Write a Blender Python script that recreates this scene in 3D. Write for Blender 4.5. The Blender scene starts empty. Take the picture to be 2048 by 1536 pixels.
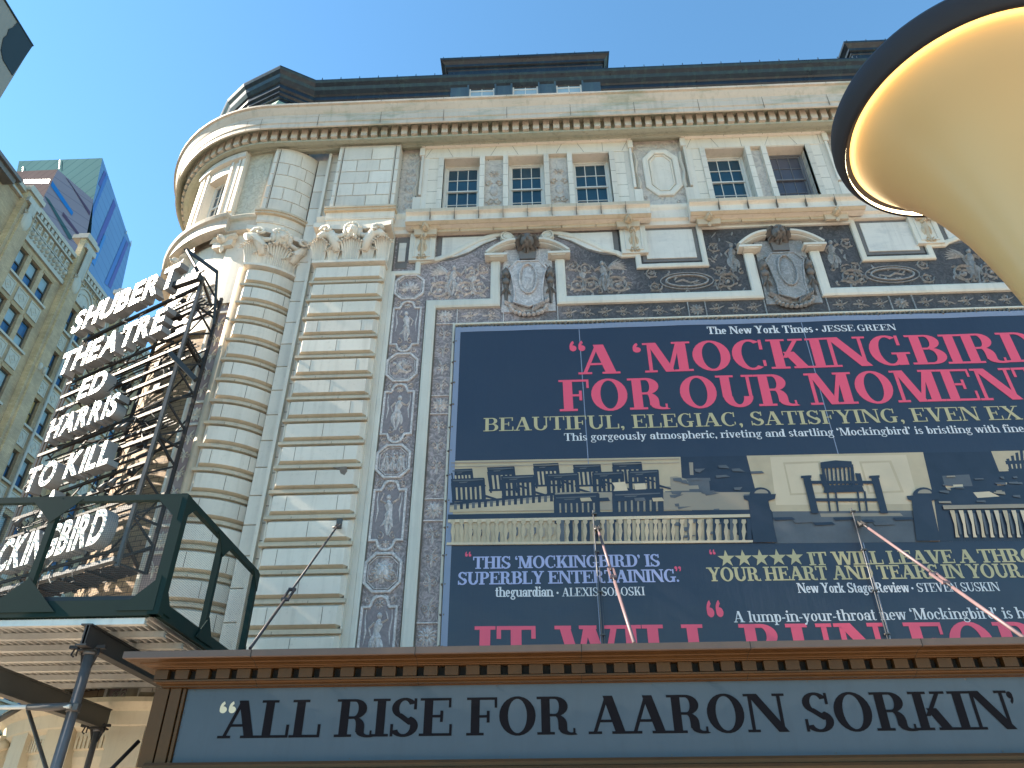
import bpy, bmesh, math, random
from math import sin, cos, tan, pi, radians, degrees, sqrt, atan2, hypot, exp
from mathutils import Vector, Matrix

random.seed(7)
scene = bpy.context.scene
COL = scene.collection

# ------------------------------------------------------------------ camera
YAW, PITCH, ROLL, FPX = radians(-2.2311), radians(33.890), radians(-0.3448), 1500.0
CAM = Vector((0.0, -17.0, 1.7))
FWD = Vector((sin(YAW)*cos(PITCH), cos(YAW)*cos(PITCH), sin(PITCH)))
_r = Vector((cos(YAW), -sin(YAW), 0.0)); _u = _r.cross(FWD)
RGT = cos(ROLL)*_r + sin(ROLL)*_u
UPV = -sin(ROLL)*_r + cos(ROLL)*_u
cam_data = bpy.data.cameras.new("camera")
cam = bpy.data.objects.new("camera", cam_data); COL.objects.link(cam)
cam.matrix_world = Matrix((
    (RGT.x, UPV.x, -FWD.x, CAM.x), (RGT.y, UPV.y, -FWD.y, CAM.y),
    (RGT.z, UPV.z, -FWD.z, CAM.z), (0, 0, 0, 1)))
cam_data.sensor_width = 36.0
cam_data.lens = 36.0*FPX/2048.0
cam_data.clip_start, cam_data.clip_end = 0.05, 3000.0
scene.camera = cam

# ------------------------------------------------------------------ sky, sun, exposure
SUN_AZ, SUN_EL = radians(-2.0), radians(36.0)       # sun stands to the left, grazing the flat front
SUN = Vector((-cos(SUN_AZ)*cos(SUN_EL), sin(SUN_AZ)*cos(SUN_EL), sin(SUN_EL)))
world = bpy.data.worlds.new("World"); scene.world = world
world.use_nodes = True
wn = world.node_tree
bg = wn.nodes["Background"]
sky = wn.nodes.new("ShaderNodeTexSky"); sky.sky_type = 'NISHITA'
sky.sun_disc = False; sky.sun_elevation = SUN_EL
sky.sun_rotation = atan2(SUN.x, SUN.y) % (2*pi)
sky.altitude = 0; sky.air_density = 1.0; sky.dust_density = 0.0; sky.ozone_density = 1.6
tint = wn.nodes.new("ShaderNodeMix"); tint.data_type = 'RGBA'; tint.blend_type = 'MULTIPLY'
tint.inputs[0].default_value = 1.0; tint.inputs[7].default_value = (0.67, 0.97, 1.0, 1)      # clear, saturated blue of the day
wn.links.new(sky.outputs[0], tint.inputs[6]); wn.links.new(tint.outputs[2], bg.inputs[0]); bg.inputs[1].default_value = 0.085
sl = bpy.data.lights.new("sun", 'SUN'); sl.energy = 5.0; sl.angle = radians(0.5); sl.color = (1.0, 0.89, 0.73)
so = bpy.data.objects.new("sun", sl); COL.objects.link(so)
so.rotation_euler = SUN.to_track_quat('Z', 'Y').to_euler()
scene.view_settings.view_transform = 'Standard'; scene.view_settings.look = 'None'
scene.view_settings.exposure = 2.05; scene.view_settings.gamma = 1.0
scene.cycles.max_bounces = 6; scene.cycles.diffuse_bounces = 3; scene.cycles.transparent_max_bounces = 12
scene.cycles.sample_clamp_indirect = 4.0

# ------------------------------------------------------------------ surveying helper
def ray(px, py):
    return (px-1024)/FPX*RGT - (py-768)/FPX*UPV + FWD
def at(px, py, y):            # the point of the plane y = const seen at photo pixel (px, py)
    d = ray(px, py); return CAM + d*((y-CAM.y)/d.y)
def at_x(px, py, x):
    d = ray(px, py); return CAM + d*((x-CAM.x)/d.x)
def at_z(px, py, z):
    d = ray(px, py); return CAM + d*((z-CAM.z)/d.z)

# ------------------------------------------------------------------ materials
def mat(name):
    m = bpy.data.materials.new(name); m.use_nodes = True
    nt = m.node_tree; return m, nt, nt.nodes["Principled BSDF"]
def N(nt, t, **kw):
    n = nt.nodes.new(t)
    for k, v in kw.items(): setattr(n, k, v)
    return n
def rgb(c): return (c[0], c[1], c[2], 1.0)
def noise(nt, vec, scale, detail=4, rough=0.6, dist=0.0):
    n = N(nt, "ShaderNodeTexNoise"); n.inputs["Scale"].default_value = scale
    n.inputs["Detail"].default_value = detail; n.inputs["Roughness"].default_value = rough
    n.inputs["Distortion"].default_value = dist
    nt.links.new(vec, n.inputs["Vector"]); return n.outputs["Fac"]
def ramp(nt, fac, stops):
    r = N(nt, "ShaderNodeValToRGB"); e = r.color_ramp.elements
    while len(e) < len(stops): e.new(0.5)
    for q, (p, c) in zip(e, stops):
        q.position = p; q.color = rgb(c) if len(c) == 3 else c
    nt.links.new(fac, r.inputs[0]); return r.outputs[0]
def mix(nt, fac, a, b, mode='MIX'):
    m = N(nt, "ShaderNodeMix", data_type='RGBA', blend_type=mode)
    for i, v in ((0, fac), (6, a), (7, b)):
        if hasattr(v, "links"): nt.links.new(v, m.inputs[i])
        elif isinstance(v, (int, float)): m.inputs[i].default_value = v
        else: m.inputs[i].default_value = rgb(v)
    return m.outputs[2]
def math_(nt, op, a, b=None):
    m = N(nt, "ShaderNodeMath", operation=op)
    for i, v in ((0, a), (1, b)):
        if v is None: continue
        if hasattr(v, "links"): nt.links.new(v, m.inputs[i])
        else: m.inputs[i].default_value = v
    return m.outputs[0]
def coords(nt): return N(nt, "ShaderNodeTexCoord").outputs["Object"]
def scaled(nt, vec, s):
    m = N(nt, "ShaderNodeMapping"); m.inputs["Scale"].default_value = s
    nt.links.new(vec, m.inputs[0]); return m.outputs[0]
def bump(nt, bsdf, h, strength=0.3, dist=0.02):
    b = N(nt, "ShaderNodeBump"); b.inputs["Strength"].default_value = strength; b.inputs["Distance"].default_value = dist
    nt.links.new(h, b.inputs["Height"]); nt.links.new(b.outputs[0], bsdf.inputs["Normal"])
def sep(nt, vec):
    s = N(nt, "ShaderNodeSeparateXYZ"); nt.links.new(vec, s.inputs[0]); return s.outputs
def comb(nt, x, y, z=0.0):
    c = N(nt, "ShaderNodeCombineXYZ")
    for i, v in enumerate((x, y, z)):
        if hasattr(v, "links"): nt.links.new(v, c.inputs[i])
        else: c.inputs[i].default_value = v
    return c.outputs[0]

def stone(name, base, dark, rough=0.55, streak=0.35, spots=None, joints=None, bumpy=0.15, relief=0.0, relief_scale=6):
    """glazed terracotta / stone: blotches, vertical rain streaks, optional ashlar joints and carved all-over pattern"""
    m, nt, b = mat(name); v = coords(nt)
    big = noise(nt, v, 0.7, 5, 0.6); fine = noise(nt, v, 9, 4, 0.65)
    st = noise(nt, scaled(nt, v, (4.5, 4.5, 0.35)), 1.3, 5, 0.6)
    c = mix(nt, ramp(nt, big, [(0.3, (0, 0, 0)), (0.72, (1, 1, 1))]), tuple(x*0.86 for x in base), base)
    c = mix(nt, ramp(nt, st, [(0.52, (0, 0, 0)), (0.80, (streak,)*3)]), c, dark)
    c = mix(nt, ramp(nt, fine, [(0.58, (0, 0, 0)), (0.78, (0.35,)*3)]), c, dark)
    if spots:
        sp = noise(nt, scaled(nt, v, (0.5, 0.5, 1.6)), 1.1, 6, 0.7)
        c = mix(nt, ramp(nt, sp, [(0.50, (0, 0, 0)), (0.68, (spots[1],)*3)]), c, spots[0])
    h = fine
    if relief:
        d = N(nt, "ShaderNodeTexNoise"); d.inputs["Scale"].default_value = relief_scale; d.inputs["Detail"].default_value = 3
        d.inputs["Distortion"].default_value = 2.5; nt.links.new(v, d.inputs["Vector"]); h = d.outputs["Fac"]
        c = mix(nt, ramp(nt, h, [(0.40, (relief,)*3), (0.56, (0, 0, 0))]), c, dark)
    if joints:
        s = sep(nt, v)
        br = N(nt, "ShaderNodeTexBrick"); br.offset = 0.5
        for k, q in (("Scale", 1.0), ("Mortar Size", joints[2]), ("Brick Width", joints[0]), ("Row Height", joints[1]), ("Bias", 0.0), ("Mortar Smooth", 0.1)):
            br.inputs[k].default_value = q
        br.inputs["Color1"].default_value = (0.90, 0.90, 0.92, 1); br.inputs["Color2"].default_value = (1, 0.99, 0.97, 1); br.inputs["Mortar"].default_value = (0.18, 0.15, 0.13, 1)
        nt.links.new(comb(nt, s[0], s[2]), br.inputs["Vector"])
        c = mix(nt, 1.0, c, br.outputs["Color"], 'MULTIPLY')
    isl = N(nt, "ShaderNodeNewGeometry").outputs["Random Per Island"]      # every block fired a little differently
    c = mix(nt, 1.0, c, ramp(nt, isl, [(0.0, (0.84, 0.83, 0.82)), (0.35, (0.96, 0.95, 0.93)), (0.7, (1, 1, 1)), (1.0, (1.0, 0.965, 0.91))]), 'MULTIPLY')
    nt.links.new(c, b.inputs["Base Color"]); b.inputs["Roughness"].default_value = rough
    bump(nt, b, h, 0.6 if relief else bumpy, 0.05 if relief else 0.01)
    return m
def plain(name, c, rough=0.5, metal=0.0, var=0.25, scale=3.0, spec=0.5, streak=0.0, streakc=(0.05, 0.04, 0.03)):
    m, nt, b = mat(name); v = coords(nt)
    n = noise(nt, v, scale, 5, 0.65)
    col = mix(nt, n, tuple(x*(1-var) for x in c), tuple(min(1, x*(1+var)) for x in c))
    if streak:
        st = noise(nt, scaled(nt, v, (3, 3, 0.4)), 2.0, 5, 0.65)
        col = mix(nt, ramp(nt, st, [(0.5, (0, 0, 0)), (0.75, (streak,)*3)]), col, streakc)
    nt.links.new(col, b.inputs["Base Color"])
    r = math_(nt, 'MULTIPLY_ADD', n, 0.25); nt.nodes[-1].inputs[2].default_value = rough-0.12
    nt.links.new(r, b.inputs["Roughness"]); b.inputs["Metallic"].default_value = metal
    b.inputs["Specular IOR Level"].default_value = spec
    return m

M = {}
M['stone'] = stone("glazed_stone", (0.70, 0.63, 0.535), (0.33, 0.28, 0.21))
M['stone_joint'] = stone("ashlar_stone", (0.70, 0.635, 0.545), (0.33, 0.28, 0.22), joints=(0.95, 0.46, 0.012))
M['tan'] = stone("tan_stone", (0.54, 0.445, 0.325), (0.27, 0.21, 0.14), streak=0.5)
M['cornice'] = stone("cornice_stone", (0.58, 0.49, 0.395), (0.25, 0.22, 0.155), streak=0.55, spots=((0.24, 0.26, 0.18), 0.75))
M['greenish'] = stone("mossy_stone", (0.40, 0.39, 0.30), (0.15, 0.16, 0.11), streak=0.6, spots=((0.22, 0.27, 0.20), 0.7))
M['frieze'] = stone("carved_frieze", (0.55, 0.495, 0.44), (0.27, 0.245, 0.23), relief=0.5, relief_scale=3.2)
M['white'] = stone("white_marble_band", (0.63, 0.595, 0.52), (0.34, 0.32, 0.27), streak=0.45)
M['slab'] = stone("veined_marble", (0.64, 0.605, 0.545), (0.30, 0.285, 0.27), streak=0.5, spots=((0.34, 0.34, 0.34), 0.5))
M['joint'] = plain("dark_joint", (0.15, 0.125, 0.10), 0.9)
M['darkstone'] = stone("sooty_stone", (0.15, 0.135, 0.125), (0.05, 0.045, 0.04))
def sgraffito(name, left, right, lo, hi):
    m, nt, b = mat(name); v = coords(nt); s = sep(nt, v)
    t = math_(nt, 'ADD', math_(nt, 'MULTIPLY', s[0], 0.22), math_(nt, 'MULTIPLY', noise(nt, v, 0.8, 4, 0.6), 1.6))
    t = math_(nt, 'SUBTRACT', t, 0.45)
    k = N(nt, "ShaderNodeClamp"); nt.links.new(t, k.inputs[0])
    base = mix(nt, k.outputs[0], left, right)
    d = noise(nt, v, 4.2, 4, 0.65, 3.0)
    f = ramp(nt, d, [(0.42, (lo,)*3), (0.66, (hi,)*3)])
    c = mix(nt, 1.0, base, f, 'MULTIPLY')
    nt.links.new(c, b.inputs["Base Color"]); b.inputs["Roughness"].default_value = 0.6
    bump(nt, b, d, 0.5, 0.04); return m
M['ground'] = sgraffito("carved_dark_ground", (0.225, 0.185, 0.180), (0.048, 0.043, 0.043), 0.75, 1.9)
M['plainground'] = sgraffito("plain_dark_ground", (0.21, 0.175, 0.178), (0.05, 0.046, 0.048), 0.9, 1.15)
M['relief'] = sgraffito("pale_relief", (0.50, 0.455, 0.44), (0.24, 0.235, 0.23), 0.8, 1.35)
M['copper'] = plain("dark_copper", (0.018, 0.026, 0.036), 0.30, 0.4, 0.5, 1.2, streak=0.5, streakc=(0.05, 0.085, 0.08))
M['patina'] = plain("patina_copper", (0.055, 0.085, 0.105), 0.5, 0.2, 0.35, 1.0, streak=0.5, streakc=(0.10, 0.16, 0.15))
M['verdigris'] = plain("verdigris", (0.21, 0.31, 0.25), 0.6, 0.0, 0.35, 1.5, streak=0.4, streakc=(0.07, 0.10, 0.09))
M['sash'] = plain("cream_window_paint", (0.62, 0.60, 0.55), 0.5, 0, 0.08)
M['sashgrey'] = plain("grey_window_paint", (0.16, 0.155, 0.165), 0.6, 0, 0.15)
def glass(name, c, rough=0.06):
    m, nt, b = mat(name); v = coords(nt)
    n = noise(nt, v, 0.9, 2, 0.5)
    nt.links.new(mix(nt, n, tuple(x*0.6 for x in c), tuple(x*1.4 for x in c)), b.inputs["Base Color"])
    b.inputs["Roughness"].default_value = rough; b.inputs["IOR"].default_value = 1.5
    bump(nt, b, noise(nt, v, 1.6, 1, 0.5), 0.05, 0.05); return m
M['glass'] = glass("window_glass", (0.016, 0.055, 0.085))
M['glassgrey'] = glass("dusty_glass", (0.07, 0.075, 0.10), 0.25)
M['void'] = plain("dark_interior", (0.012, 0.012, 0.014), 0.9)
M['steel'] = plain("weathered_steel", (0.022, 0.018, 0.016), 0.6, 0.3, 0.5, 5.0, streak=0.3, streakc=(0.16, 0.085, 0.05))
M['steelgrey'] = plain("grey_galvanised_steel", (0.085, 0.08, 0.076), 0.5, 0.4, 0.4, 5.0, streak=0.3, streakc=(0.12, 0.07, 0.045))
M['enamel'] = plain("white_enamel", (0.80, 0.80, 0.78), 0.45, 0, 0.06, 4.0, streak=0.12, streakc=(0.4, 0.36, 0.3))
M['enamelshade'] = plain("shaded_enamel_sides", (0.21, 0.21, 0.21), 0.45, 0, 0.2, 4.0, streak=0.3, streakc=(0.2, 0.17, 0.14))  # sides of the white letters, with their shade painted in as grey
M['bulb'] = plain("frosted_bulb", (0.85, 0.83, 0.76), 0.2, 0, 0.02)
M['wire'] = plain("black_cable", (0.018, 0.018, 0.018), 0.6, 0, 0.3)
M['bronze'] = plain("bronze_cladding", (0.080, 0.037, 0.012), 0.38, 0.2, 0.35, 1.6, spec=0.25, streak=0.35, streakc=(0.09, 0.045, 0.018))
M['bronzelip'] = plain("brown_metal_lip", (0.13, 0.085, 0.065), 0.5, 0.3, 0.2)
M['bronzedark'] = plain("dark_bronze_gap", (0.012, 0.009, 0.007), 0.8, 0.0, 0.2)
M['marqpanel'] = plain("slate_blue_sign_panel", (0.058, 0.080, 0.103), 0.40, 0, 0.16, 0.8, spec=0.3, streak=0.25, streakc=(0.045, 0.055, 0.065))
M['marqtext'] = plain("black_sign_letters", (0.008, 0.0075, 0.010), 0.8, 0, 0.1, spec=0.1)
M['cream_ink'] = plain("cream_ink", (0.60, 0.56, 0.40), 0.5, 0, 0.05)
M['navy'] = plain("navy_vinyl", (0.018, 0.0235, 0.042), 0.36, 0, 0.10, 0.4, spec=0.55)
def wrinkle(m):
    nt = m.node_tree; b = nt.nodes["Principled BSDF"]; v = coords(nt)
    w = noise(nt, scaled(nt, v, (2.2, 1, 0.22)), 1.0, 5, 0.6); w2 = noise(nt, scaled(nt, v, (0.5, 1, 0.9)), 1.6, 4, 0.55)
    bump(nt, b, math_(nt, 'ADD', w, w2), 0.55, 0.03)
wrinkle(M['navy'])
M['navylite'] = plain("pale_navy_hem", (0.20, 0.225, 0.30), 0.4, 0, 0.1, 0.5)
M['red_ink'] = plain("red_ink", (0.70, 0.075, 0.13), 0.4, 0, 0.04, 0.6)
M['gold_ink'] = plain("gold_ink", (0.44, 0.365, 0.195), 0.42, 0, 0.04)
M['white_ink'] = plain("white_ink", (0.63, 0.61, 0.61), 0.42, 0, 0.03)
M['lav_ink'] = plain("lavender_ink", (0.35, 0.36, 0.55), 0.42, 0, 0.03)
M['sepia'] = plain("sepia_ink", (0.44, 0.335, 0.21), 0.42, 0, 0.30, 0.8)
M['sepialite'] = plain("light_sepia_ink", (0.54, 0.42, 0.28), 0.42, 0, 0.2, 0.7)
M['sepiamid'] = plain("mid_sepia_ink", (0.27, 0.215, 0.155), 0.42, 0, 0.1, 0.7)
M['greyink'] = plain("grey_blue_ink", (0.085, 0.085, 0.092), 0.42, 0, 0.5, 1.4)
M['darkink'] = plain("dark_navy_ink", (0.016, 0.021, 0.036), 0.38, 0, 0.6, 1.6)
M['rod'] = plain("dark_painted_rod", (0.05, 0.04, 0.042), 0.5, 0.3, 0.3)
M['pinkrod'] = plain("pinkish_primer_rod", (0.15, 0.095, 0.10), 0.5, 0, 0.15)
M['green'] = plain("dark_green_paint", (0.007, 0.022, 0.019), 0.55, 0, 0.3, 2.0, spec=0.15)
M['alu'] = plain("aluminium", (0.60, 0.60, 0.56), 0.5, 0.35, 0.2, 1.5, streak=0.2, streakc=(0.2, 0.17, 0.13))
M['corr'] = plain("galvanised_sheet", (0.52, 0.52, 0.49), 0.5, 0.35, 0.3, 1.2, streak=0.3, streakc=(0.26, 0.10, 0.05))
M['beam'] = plain("black_steel_beam", (0.020, 0.020, 0.022), 0.5, 0.2, 0.3, 2.0)
M['beamgrey'] = plain("grey_steel_beam", (0.085, 0.08, 0.07), 0.5, 0.3, 0.3, 2.0)
M['pipe'] = plain("scaffold_pipe", (0.11, 0.105, 0.105), 0.4, 0.25, 0.4, 3.0, streak=0.3, streakc=(0.22, 0.20, 0.18))
M['lampdark'] = plain("charcoal_lamp_rim", (0.030, 0.026, 0.027), 0.6, 0, 0.1, spec=0.2)
M['lampcream'] = plain("cream_lamp_shade", (0.62, 0.385, 0.155), 0.4, 0, 0.03, 0.9)
M['asphalt'] = plain("asphalt", (0.05, 0.05, 0.052), 0.9, 0, 0.3, 2.0)
M['pave'] = stone("concrete_paving", (0.50, 0.41, 0.335), (0.32, 0.265, 0.22))
M['greywall'] = plain("grey_stucco", (0.24, 0.22, 0.195), 0.85, 0, 0.12, 0.5, streak=0.2, streakc=(0.17, 0.155, 0.14))
M['tarp'] = plain("dark_tarp", (0.012, 0.024, 0.032), 0.7, 0, 0.5, 1.2)
M['rail'] = plain("roof_railing_steel", (0.13, 0.12, 0.12), 0.5, 0.4, 0.2)

def bricks(name, c1, c2, mortar, w, h, cyl=None, axis=1):
    m, nt, b = mat(name); v = coords(nt); s = sep(nt, v)
    if cyl:
        a = math_(nt, 'ARCTAN2', math_(nt, 'SUBTRACT', s[0], cyl[0]), math_(nt, 'SUBTRACT', cyl[1], s[1]))
        u = math_(nt, 'MULTIPLY', a, cyl[2])
    else: u = math_(nt, 'ADD', s[1], s[0])
    br = N(nt, "ShaderNodeTexBrick"); br.offset = 0.5
    for k, q in (("Scale", 1.0), ("Mortar Size", 0.011 if cyl else 0.006), ("Brick Width", w), ("Row Height", h), ("Bias", 0.0), ("Mortar Smooth", 0.2)):
        br.inputs[k].default_value = q
    br.inputs["Color1"].default_value = rgb(c1); br.inputs["Color2"].default_value = rgb(c2); br.inputs["Mortar"].default_value = rgb(mortar)
    nt.links.new(comb(nt, u, s[2]), br.inputs["Vector"])
    n = noise(nt, v, 0.8, 6, 0.65)
    c = mix(nt, 1.0, br.outputs["Color"], ramp(nt, n, [(0.3, (0.72, 0.72, 0.74)), (0.7, (1.15, 1.13, 1.08))]), 'MULTIPLY')
    nt.links.new(c, b.inputs["Base Color"]); b.inputs["Roughness"].default_value = 0.75
    bump(nt, b, br.outputs["Fac"], -0.4, 0.01); return m
TC = (-8.8, 3.95)           # centre of the rounded corner
M['turretbrick'] = bricks("tan_turret_brick", (0.33, 0.215, 0.12), (0.25, 0.165, 0.09), (0.07, 0.045, 0.03), 0.42, 0.145, (TC[0], TC[1], 4.1))
M['brick'] = bricks("brown_brick", (0.45, 0.34, 0.215), (0.37, 0.275, 0.17), (0.26, 0.205, 0.145), 0.30, 0.10)
M['sunlitbrick'] = bricks("sunlit_painted_brick", (0.68, 0.54, 0.33), (0.58, 0.44, 0.25), (0.38, 0.28, 0.17), 0.30, 0.10)  # sunlight on the pier returns and street face painted in as yellower brick
M['bstone'] = stone("grey_terracotta", (0.46, 0.44, 0.385), (0.17, 0.16, 0.13))
M['btan'] = stone("ochre_lintel", (0.36, 0.255, 0.13), (0.2, 0.14, 0.08))
M['bglass'] = glass("sky_glass", (0.035, 0.11, 0.24), 0.1)
M['bskypane'] = plain("sky_tinted_pane", (0.26, 0.36, 0.42), 0.25, 0, 0.15, 0.7)  # reflected sky painted into the panes as pale blue
M['bply'] = plain("boarded_yellow", (0.40, 0.28, 0.11), 0.5, 0, 0.3, 1.0)
def tower_mat(name, c, line, pitch, slope):
    m, nt, b = mat(name); v = coords(nt); s = sep(nt, v)
    z = math_(nt, 'ADD', s[2], math_(nt, 'MULTIPLY', s[0], slope))
    f = math_(nt, 'FRACT', math_(nt, 'DIVIDE', z, pitch))
    t = math_(nt, 'LESS_THAN', f, 0.09)
    n = noise(nt, v, 0.05, 3, 0.5)
    cc = mix(nt, n, tuple(x*0.85 for x in c), tuple(x*1.15 for x in c))
    nt.links.new(mix(nt, t, cc, line), b.inputs["Base Color"]); b.inputs["Roughness"].default_value = 0.8; b.inputs["Specular IOR Level"].default_value = 0.0
    return m
M['tblue'] = tower_mat("blue_curtain_wall", (0.15, 0.26, 0.45), (0.115, 0.20, 0.37), 3.4, 0.0)
M['tteal'] = tower_mat("teal_curtain_wall", (0.055, 0.105, 0.12), (0.035, 0.075, 0.09), 4.2, 0.0)
M['tmauve'] = tower_mat("mauve_curtain_wall", (0.25, 0.215, 0.265), (0.19, 0.165, 0.215), 3.4, 0.0)
M['tpink'] = tower_mat("pale_mauve_wall", (0.075, 0.062, 0.066), (0.055, 0.046, 0.052), 3.4, 0.0)
M['tviolet'] = plain("violet_glass", (0.04, 0.035, 0.22), 0.3, 0, 0.1, 0.05)
M['tcobalt'] = plain("cobalt_glass", (0.02, 0.10, 0.34), 0.3, 0, 0.1, 0.05)
M['tcyan'] = plain("cyan_glass", (0.01, 0.15, 0.42), 0.3, 0, 0.1, 0.05)
M['tplum'] = plain("plum_glass", (0.085, 0.045, 0.085), 0.3, 0, 0.1, 0.05)
def screen_mat():
    m, nt, b = mat("wire_mesh"); v = coords(nt)
    s = sep(nt, v)
    fx = math_(nt, 'FRACT', math_(nt, 'MULTIPLY', math_(nt, 'ADD', s[0], s[1]), 26.0)); fz = math_(nt, 'FRACT', math_(nt, 'MULTIPLY', s[2], 26.0))
    w = math_(nt, 'MAXIMUM', math_(nt, 'LESS_THAN', fx, 0.11), math_(nt, 'LESS_THAN', fz, 0.11))
    b.inputs["Base Color"].default_value = (0.05, 0.05, 0.045, 1); b.inputs["Roughness"].default_value = 0.5
    nt.links.new(w, b.inputs["Alpha"]); return m
M['mesh'] = screen_mat()
def emit(name, c, s):
    m, nt, b = mat(name); b.inputs["Base Color"].default_value = rgb(c)
    b.inputs["Emission Color"].default_value = rgb(c); b.inputs["Emission Strength"].default_value = s; return m
M['led'] = emit("warm_led", (1.0, 0.82, 0.50), 2.6)

# ------------------------------------------------------------------ mesh builder
def norm2(x, y):
    l = hypot(x, y) or 1.0; return x/l, y/l
class MB:
    def __init__(s, mp=None): s.v = []; s.f = []; s.m = []; s.s = []; s.mp = mp
    def add(s, vs, fs, mi=0, sm=False, mp=None):
        mp = mp or s.mp; b = len(s.v)
        s.v += [tuple(mp(*p)) for p in vs] if mp else [tuple(p) for p in vs]
        for f in fs: s.f.append([b+i for i in f]); s.m.append(mi); s.s.append(sm)
        return s
    def box(s, x0, x1, y0, y1, z0, z1, mi=0, mp=None):
        return s.add([(x, y, z) for x in (x0, x1) for y in (y0, y1) for z in (z0, z1)],
                     [(0, 1, 3, 2), (4, 6, 7, 5), (0, 4, 5, 1), (2, 3, 7, 6), (0, 2, 6, 4), (1, 5, 7, 3)], mi, mp=mp)
    def ubox(s, u0, u1, v0, v1, w0, w1, mi=0, mp=None, seg=1):     # box in (along, up, out) coordinates, split along u
        for k in range(seg):
            a, b = u0+(u1-u0)*k/seg, u0+(u1-u0)*(k+1)/seg
            vs = [(u, v, w) for u in (a, b) for v in (v0, v1) for w in (w0, w1)]
            fs = [(1, 5, 7, 3), (0, 4, 5, 1), (2, 3, 7, 6), (0, 2, 6, 4)]
            if k == 0: fs.append((0, 1, 3, 2))
            if k == seg-1: fs.append((4, 6, 7, 5))
            s.add(vs, fs, mi, mp=mp)
        return s
    def prism(s, poly, w0, w1, mi=0, mp=None, sides=True):          # polygon in (u, v) between depths w0 (back) and w1 (front)
        n = len(poly)
        vs = [(u, v, w1) for u, v in poly]+[(u, v, w0) for u, v in poly]
        fs = [tuple(range(n))]
        if sides: fs += [(i, n+i, n+(i+1) % n, (i+1) % n) for i in range(n)]
        return s.add(vs, fs, mi, mp=mp)
    def block(s, u0, u1, v0, v1, w0, w1, bev, mi=0, bot=None, mp=None, seg=1, bl=True, br=True):   # bevelled (rusticated) block
        us = [u0]+[(u0+bev if bl else u0)+((u1-bev if br else u1)-(u0+bev if bl else u0))*k/seg for k in range(seg+1)]+[u1]
        vs, fs = [], []
        n = len(us)
        for j, (v, w) in enumerate(((v0, w0), (v0+bev, w1), (v1-bev, w1), (v1, w0))):
            for i, u in enumerate(us):
                ww = w0 if (i == 0 and bl) or (i == n-1 and br) else w
                vs.append((u, v, ww))
        for j in range(3):
            q = [(j*n+i, j*n+i+1, (j+1)*n+i+1, (j+1)*n+i) for i in range(n-1)]
            s.add(vs, [], mi) if False else None
            fs.append(q)
        b = len(s.v); s.add(vs, fs[1]+fs[2], mi, mp=mp)
        for f in fs[0]: s.f.append([b+i for i in f]); s.m.append(mi if bot is None else bot); s.s.append(False)
        return s
    def tube(s, pts, r, n=8, mi=0, cap=True, mp=None):
        P = [Vector((mp or s.mp)(*p)) if (mp or s.mp) else Vector(p) for p in pts]
        rs = r if isinstance(r, (list, tuple)) else [r]*len(P)
        vs, prev = [], None
        for i, p in enumerate(P):
            t = (P[min(i+1, len(P)-1)]-P[max(i-1, 0)]).normalized()
            if prev is None: a = t.orthogonal().normalized()
            else:
                a = prev-t*prev.dot(t); a = a.normalized() if a.length > 1e-6 else t.orthogonal().normalized()
            prev = a; bq = t.cross(a)
            vs += [p+(a*cos(2*pi*k/n)+bq*sin(2*pi*k/n))*rs[i] for k in range(n)]
        fs = [(i*n+k, i*n+(k+1) % n, (i+1)*n+(k+1) % n, (i+1)*n+k) for i in range(len(P)-1) for k in range(n)]
        b = len(s.v); s.v += [tuple(q) for q in vs]
        for f in fs: s.f.append([b+i for i in f]); s.m.append(mi); s.s.append(n > 5)
        if cap:
            for f in (range(n), range(len(vs)-n, len(vs))): s.f.append([b+i for i in f]); s.m.append(mi); s.s.append(False)
        return s
    def bar(s, a, b, w, h=None, mi=0, up=(0, 0, 1)):                # rectangular bar from point a to b
        a, b = Vector(a), Vector(b); h = h or w
        t = (b-a).normalized(); u = Vector(up)
        if abs(t.dot(u)) > 0.95: u = Vector((1, 0, 0))
        x = t.cross(u).normalized(); y = x.cross(t)
        vs = [p+x*(w/2*i)+y*(h/2*j) for p in (a, b) for i, j in ((-1, -1), (1, -1), (1, 1), (-1, 1))]
        return s.add(vs, [(0, 1, 2, 3), (7, 6, 5, 4), (0, 4, 5, 1), (1, 5, 6, 2), (2, 6, 7, 3), (3, 7, 4, 0)], mi, mp=lambda *p: p)
    def lathe(s, cx, cy, prof, n=48, mi=0, sm=True):
        vs = [(cx+r*cos(2*pi*k/n), cy+r*sin(2*pi*k/n), z) for r, z in prof for k in range(n)]
        fs = [(i*n+k, i*n+(k+1) % n, (i+1)*n+(k+1) % n, (i+1)*n+k) for i in range(len(prof)-1) for k in range(n)]
        return s.add(vs, fs, mi, sm)
    def sweep(s, prof, path, mis=0, caps=False, sm=False):          # profile (out, z) along plan path [(x, y, nx, ny)]
        n = len(prof)
        vs = [(x+nx*o, y+ny*o, z) for (x, y, nx, ny) in path for o, z in prof]
        b = len(s.v); s.v += vs
        for i in range(len(path)-1):
            for j in range(n-1):
                s.f.append([b+i*n+j, b+i*n+j+1, b+(i+1)*n+j+1, b+(i+1)*n+j]); s.m.append(mis if isinstance(mis, int) else mis[j]); s.s.append(sm)
        if caps:
            for k in (0, len(path)-1): s.f.append([b+k*n+j for j in range(n)]); s.m.append(0 if not isinstance(mis, int) else mis); s.s.append(False)
        return s
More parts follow.
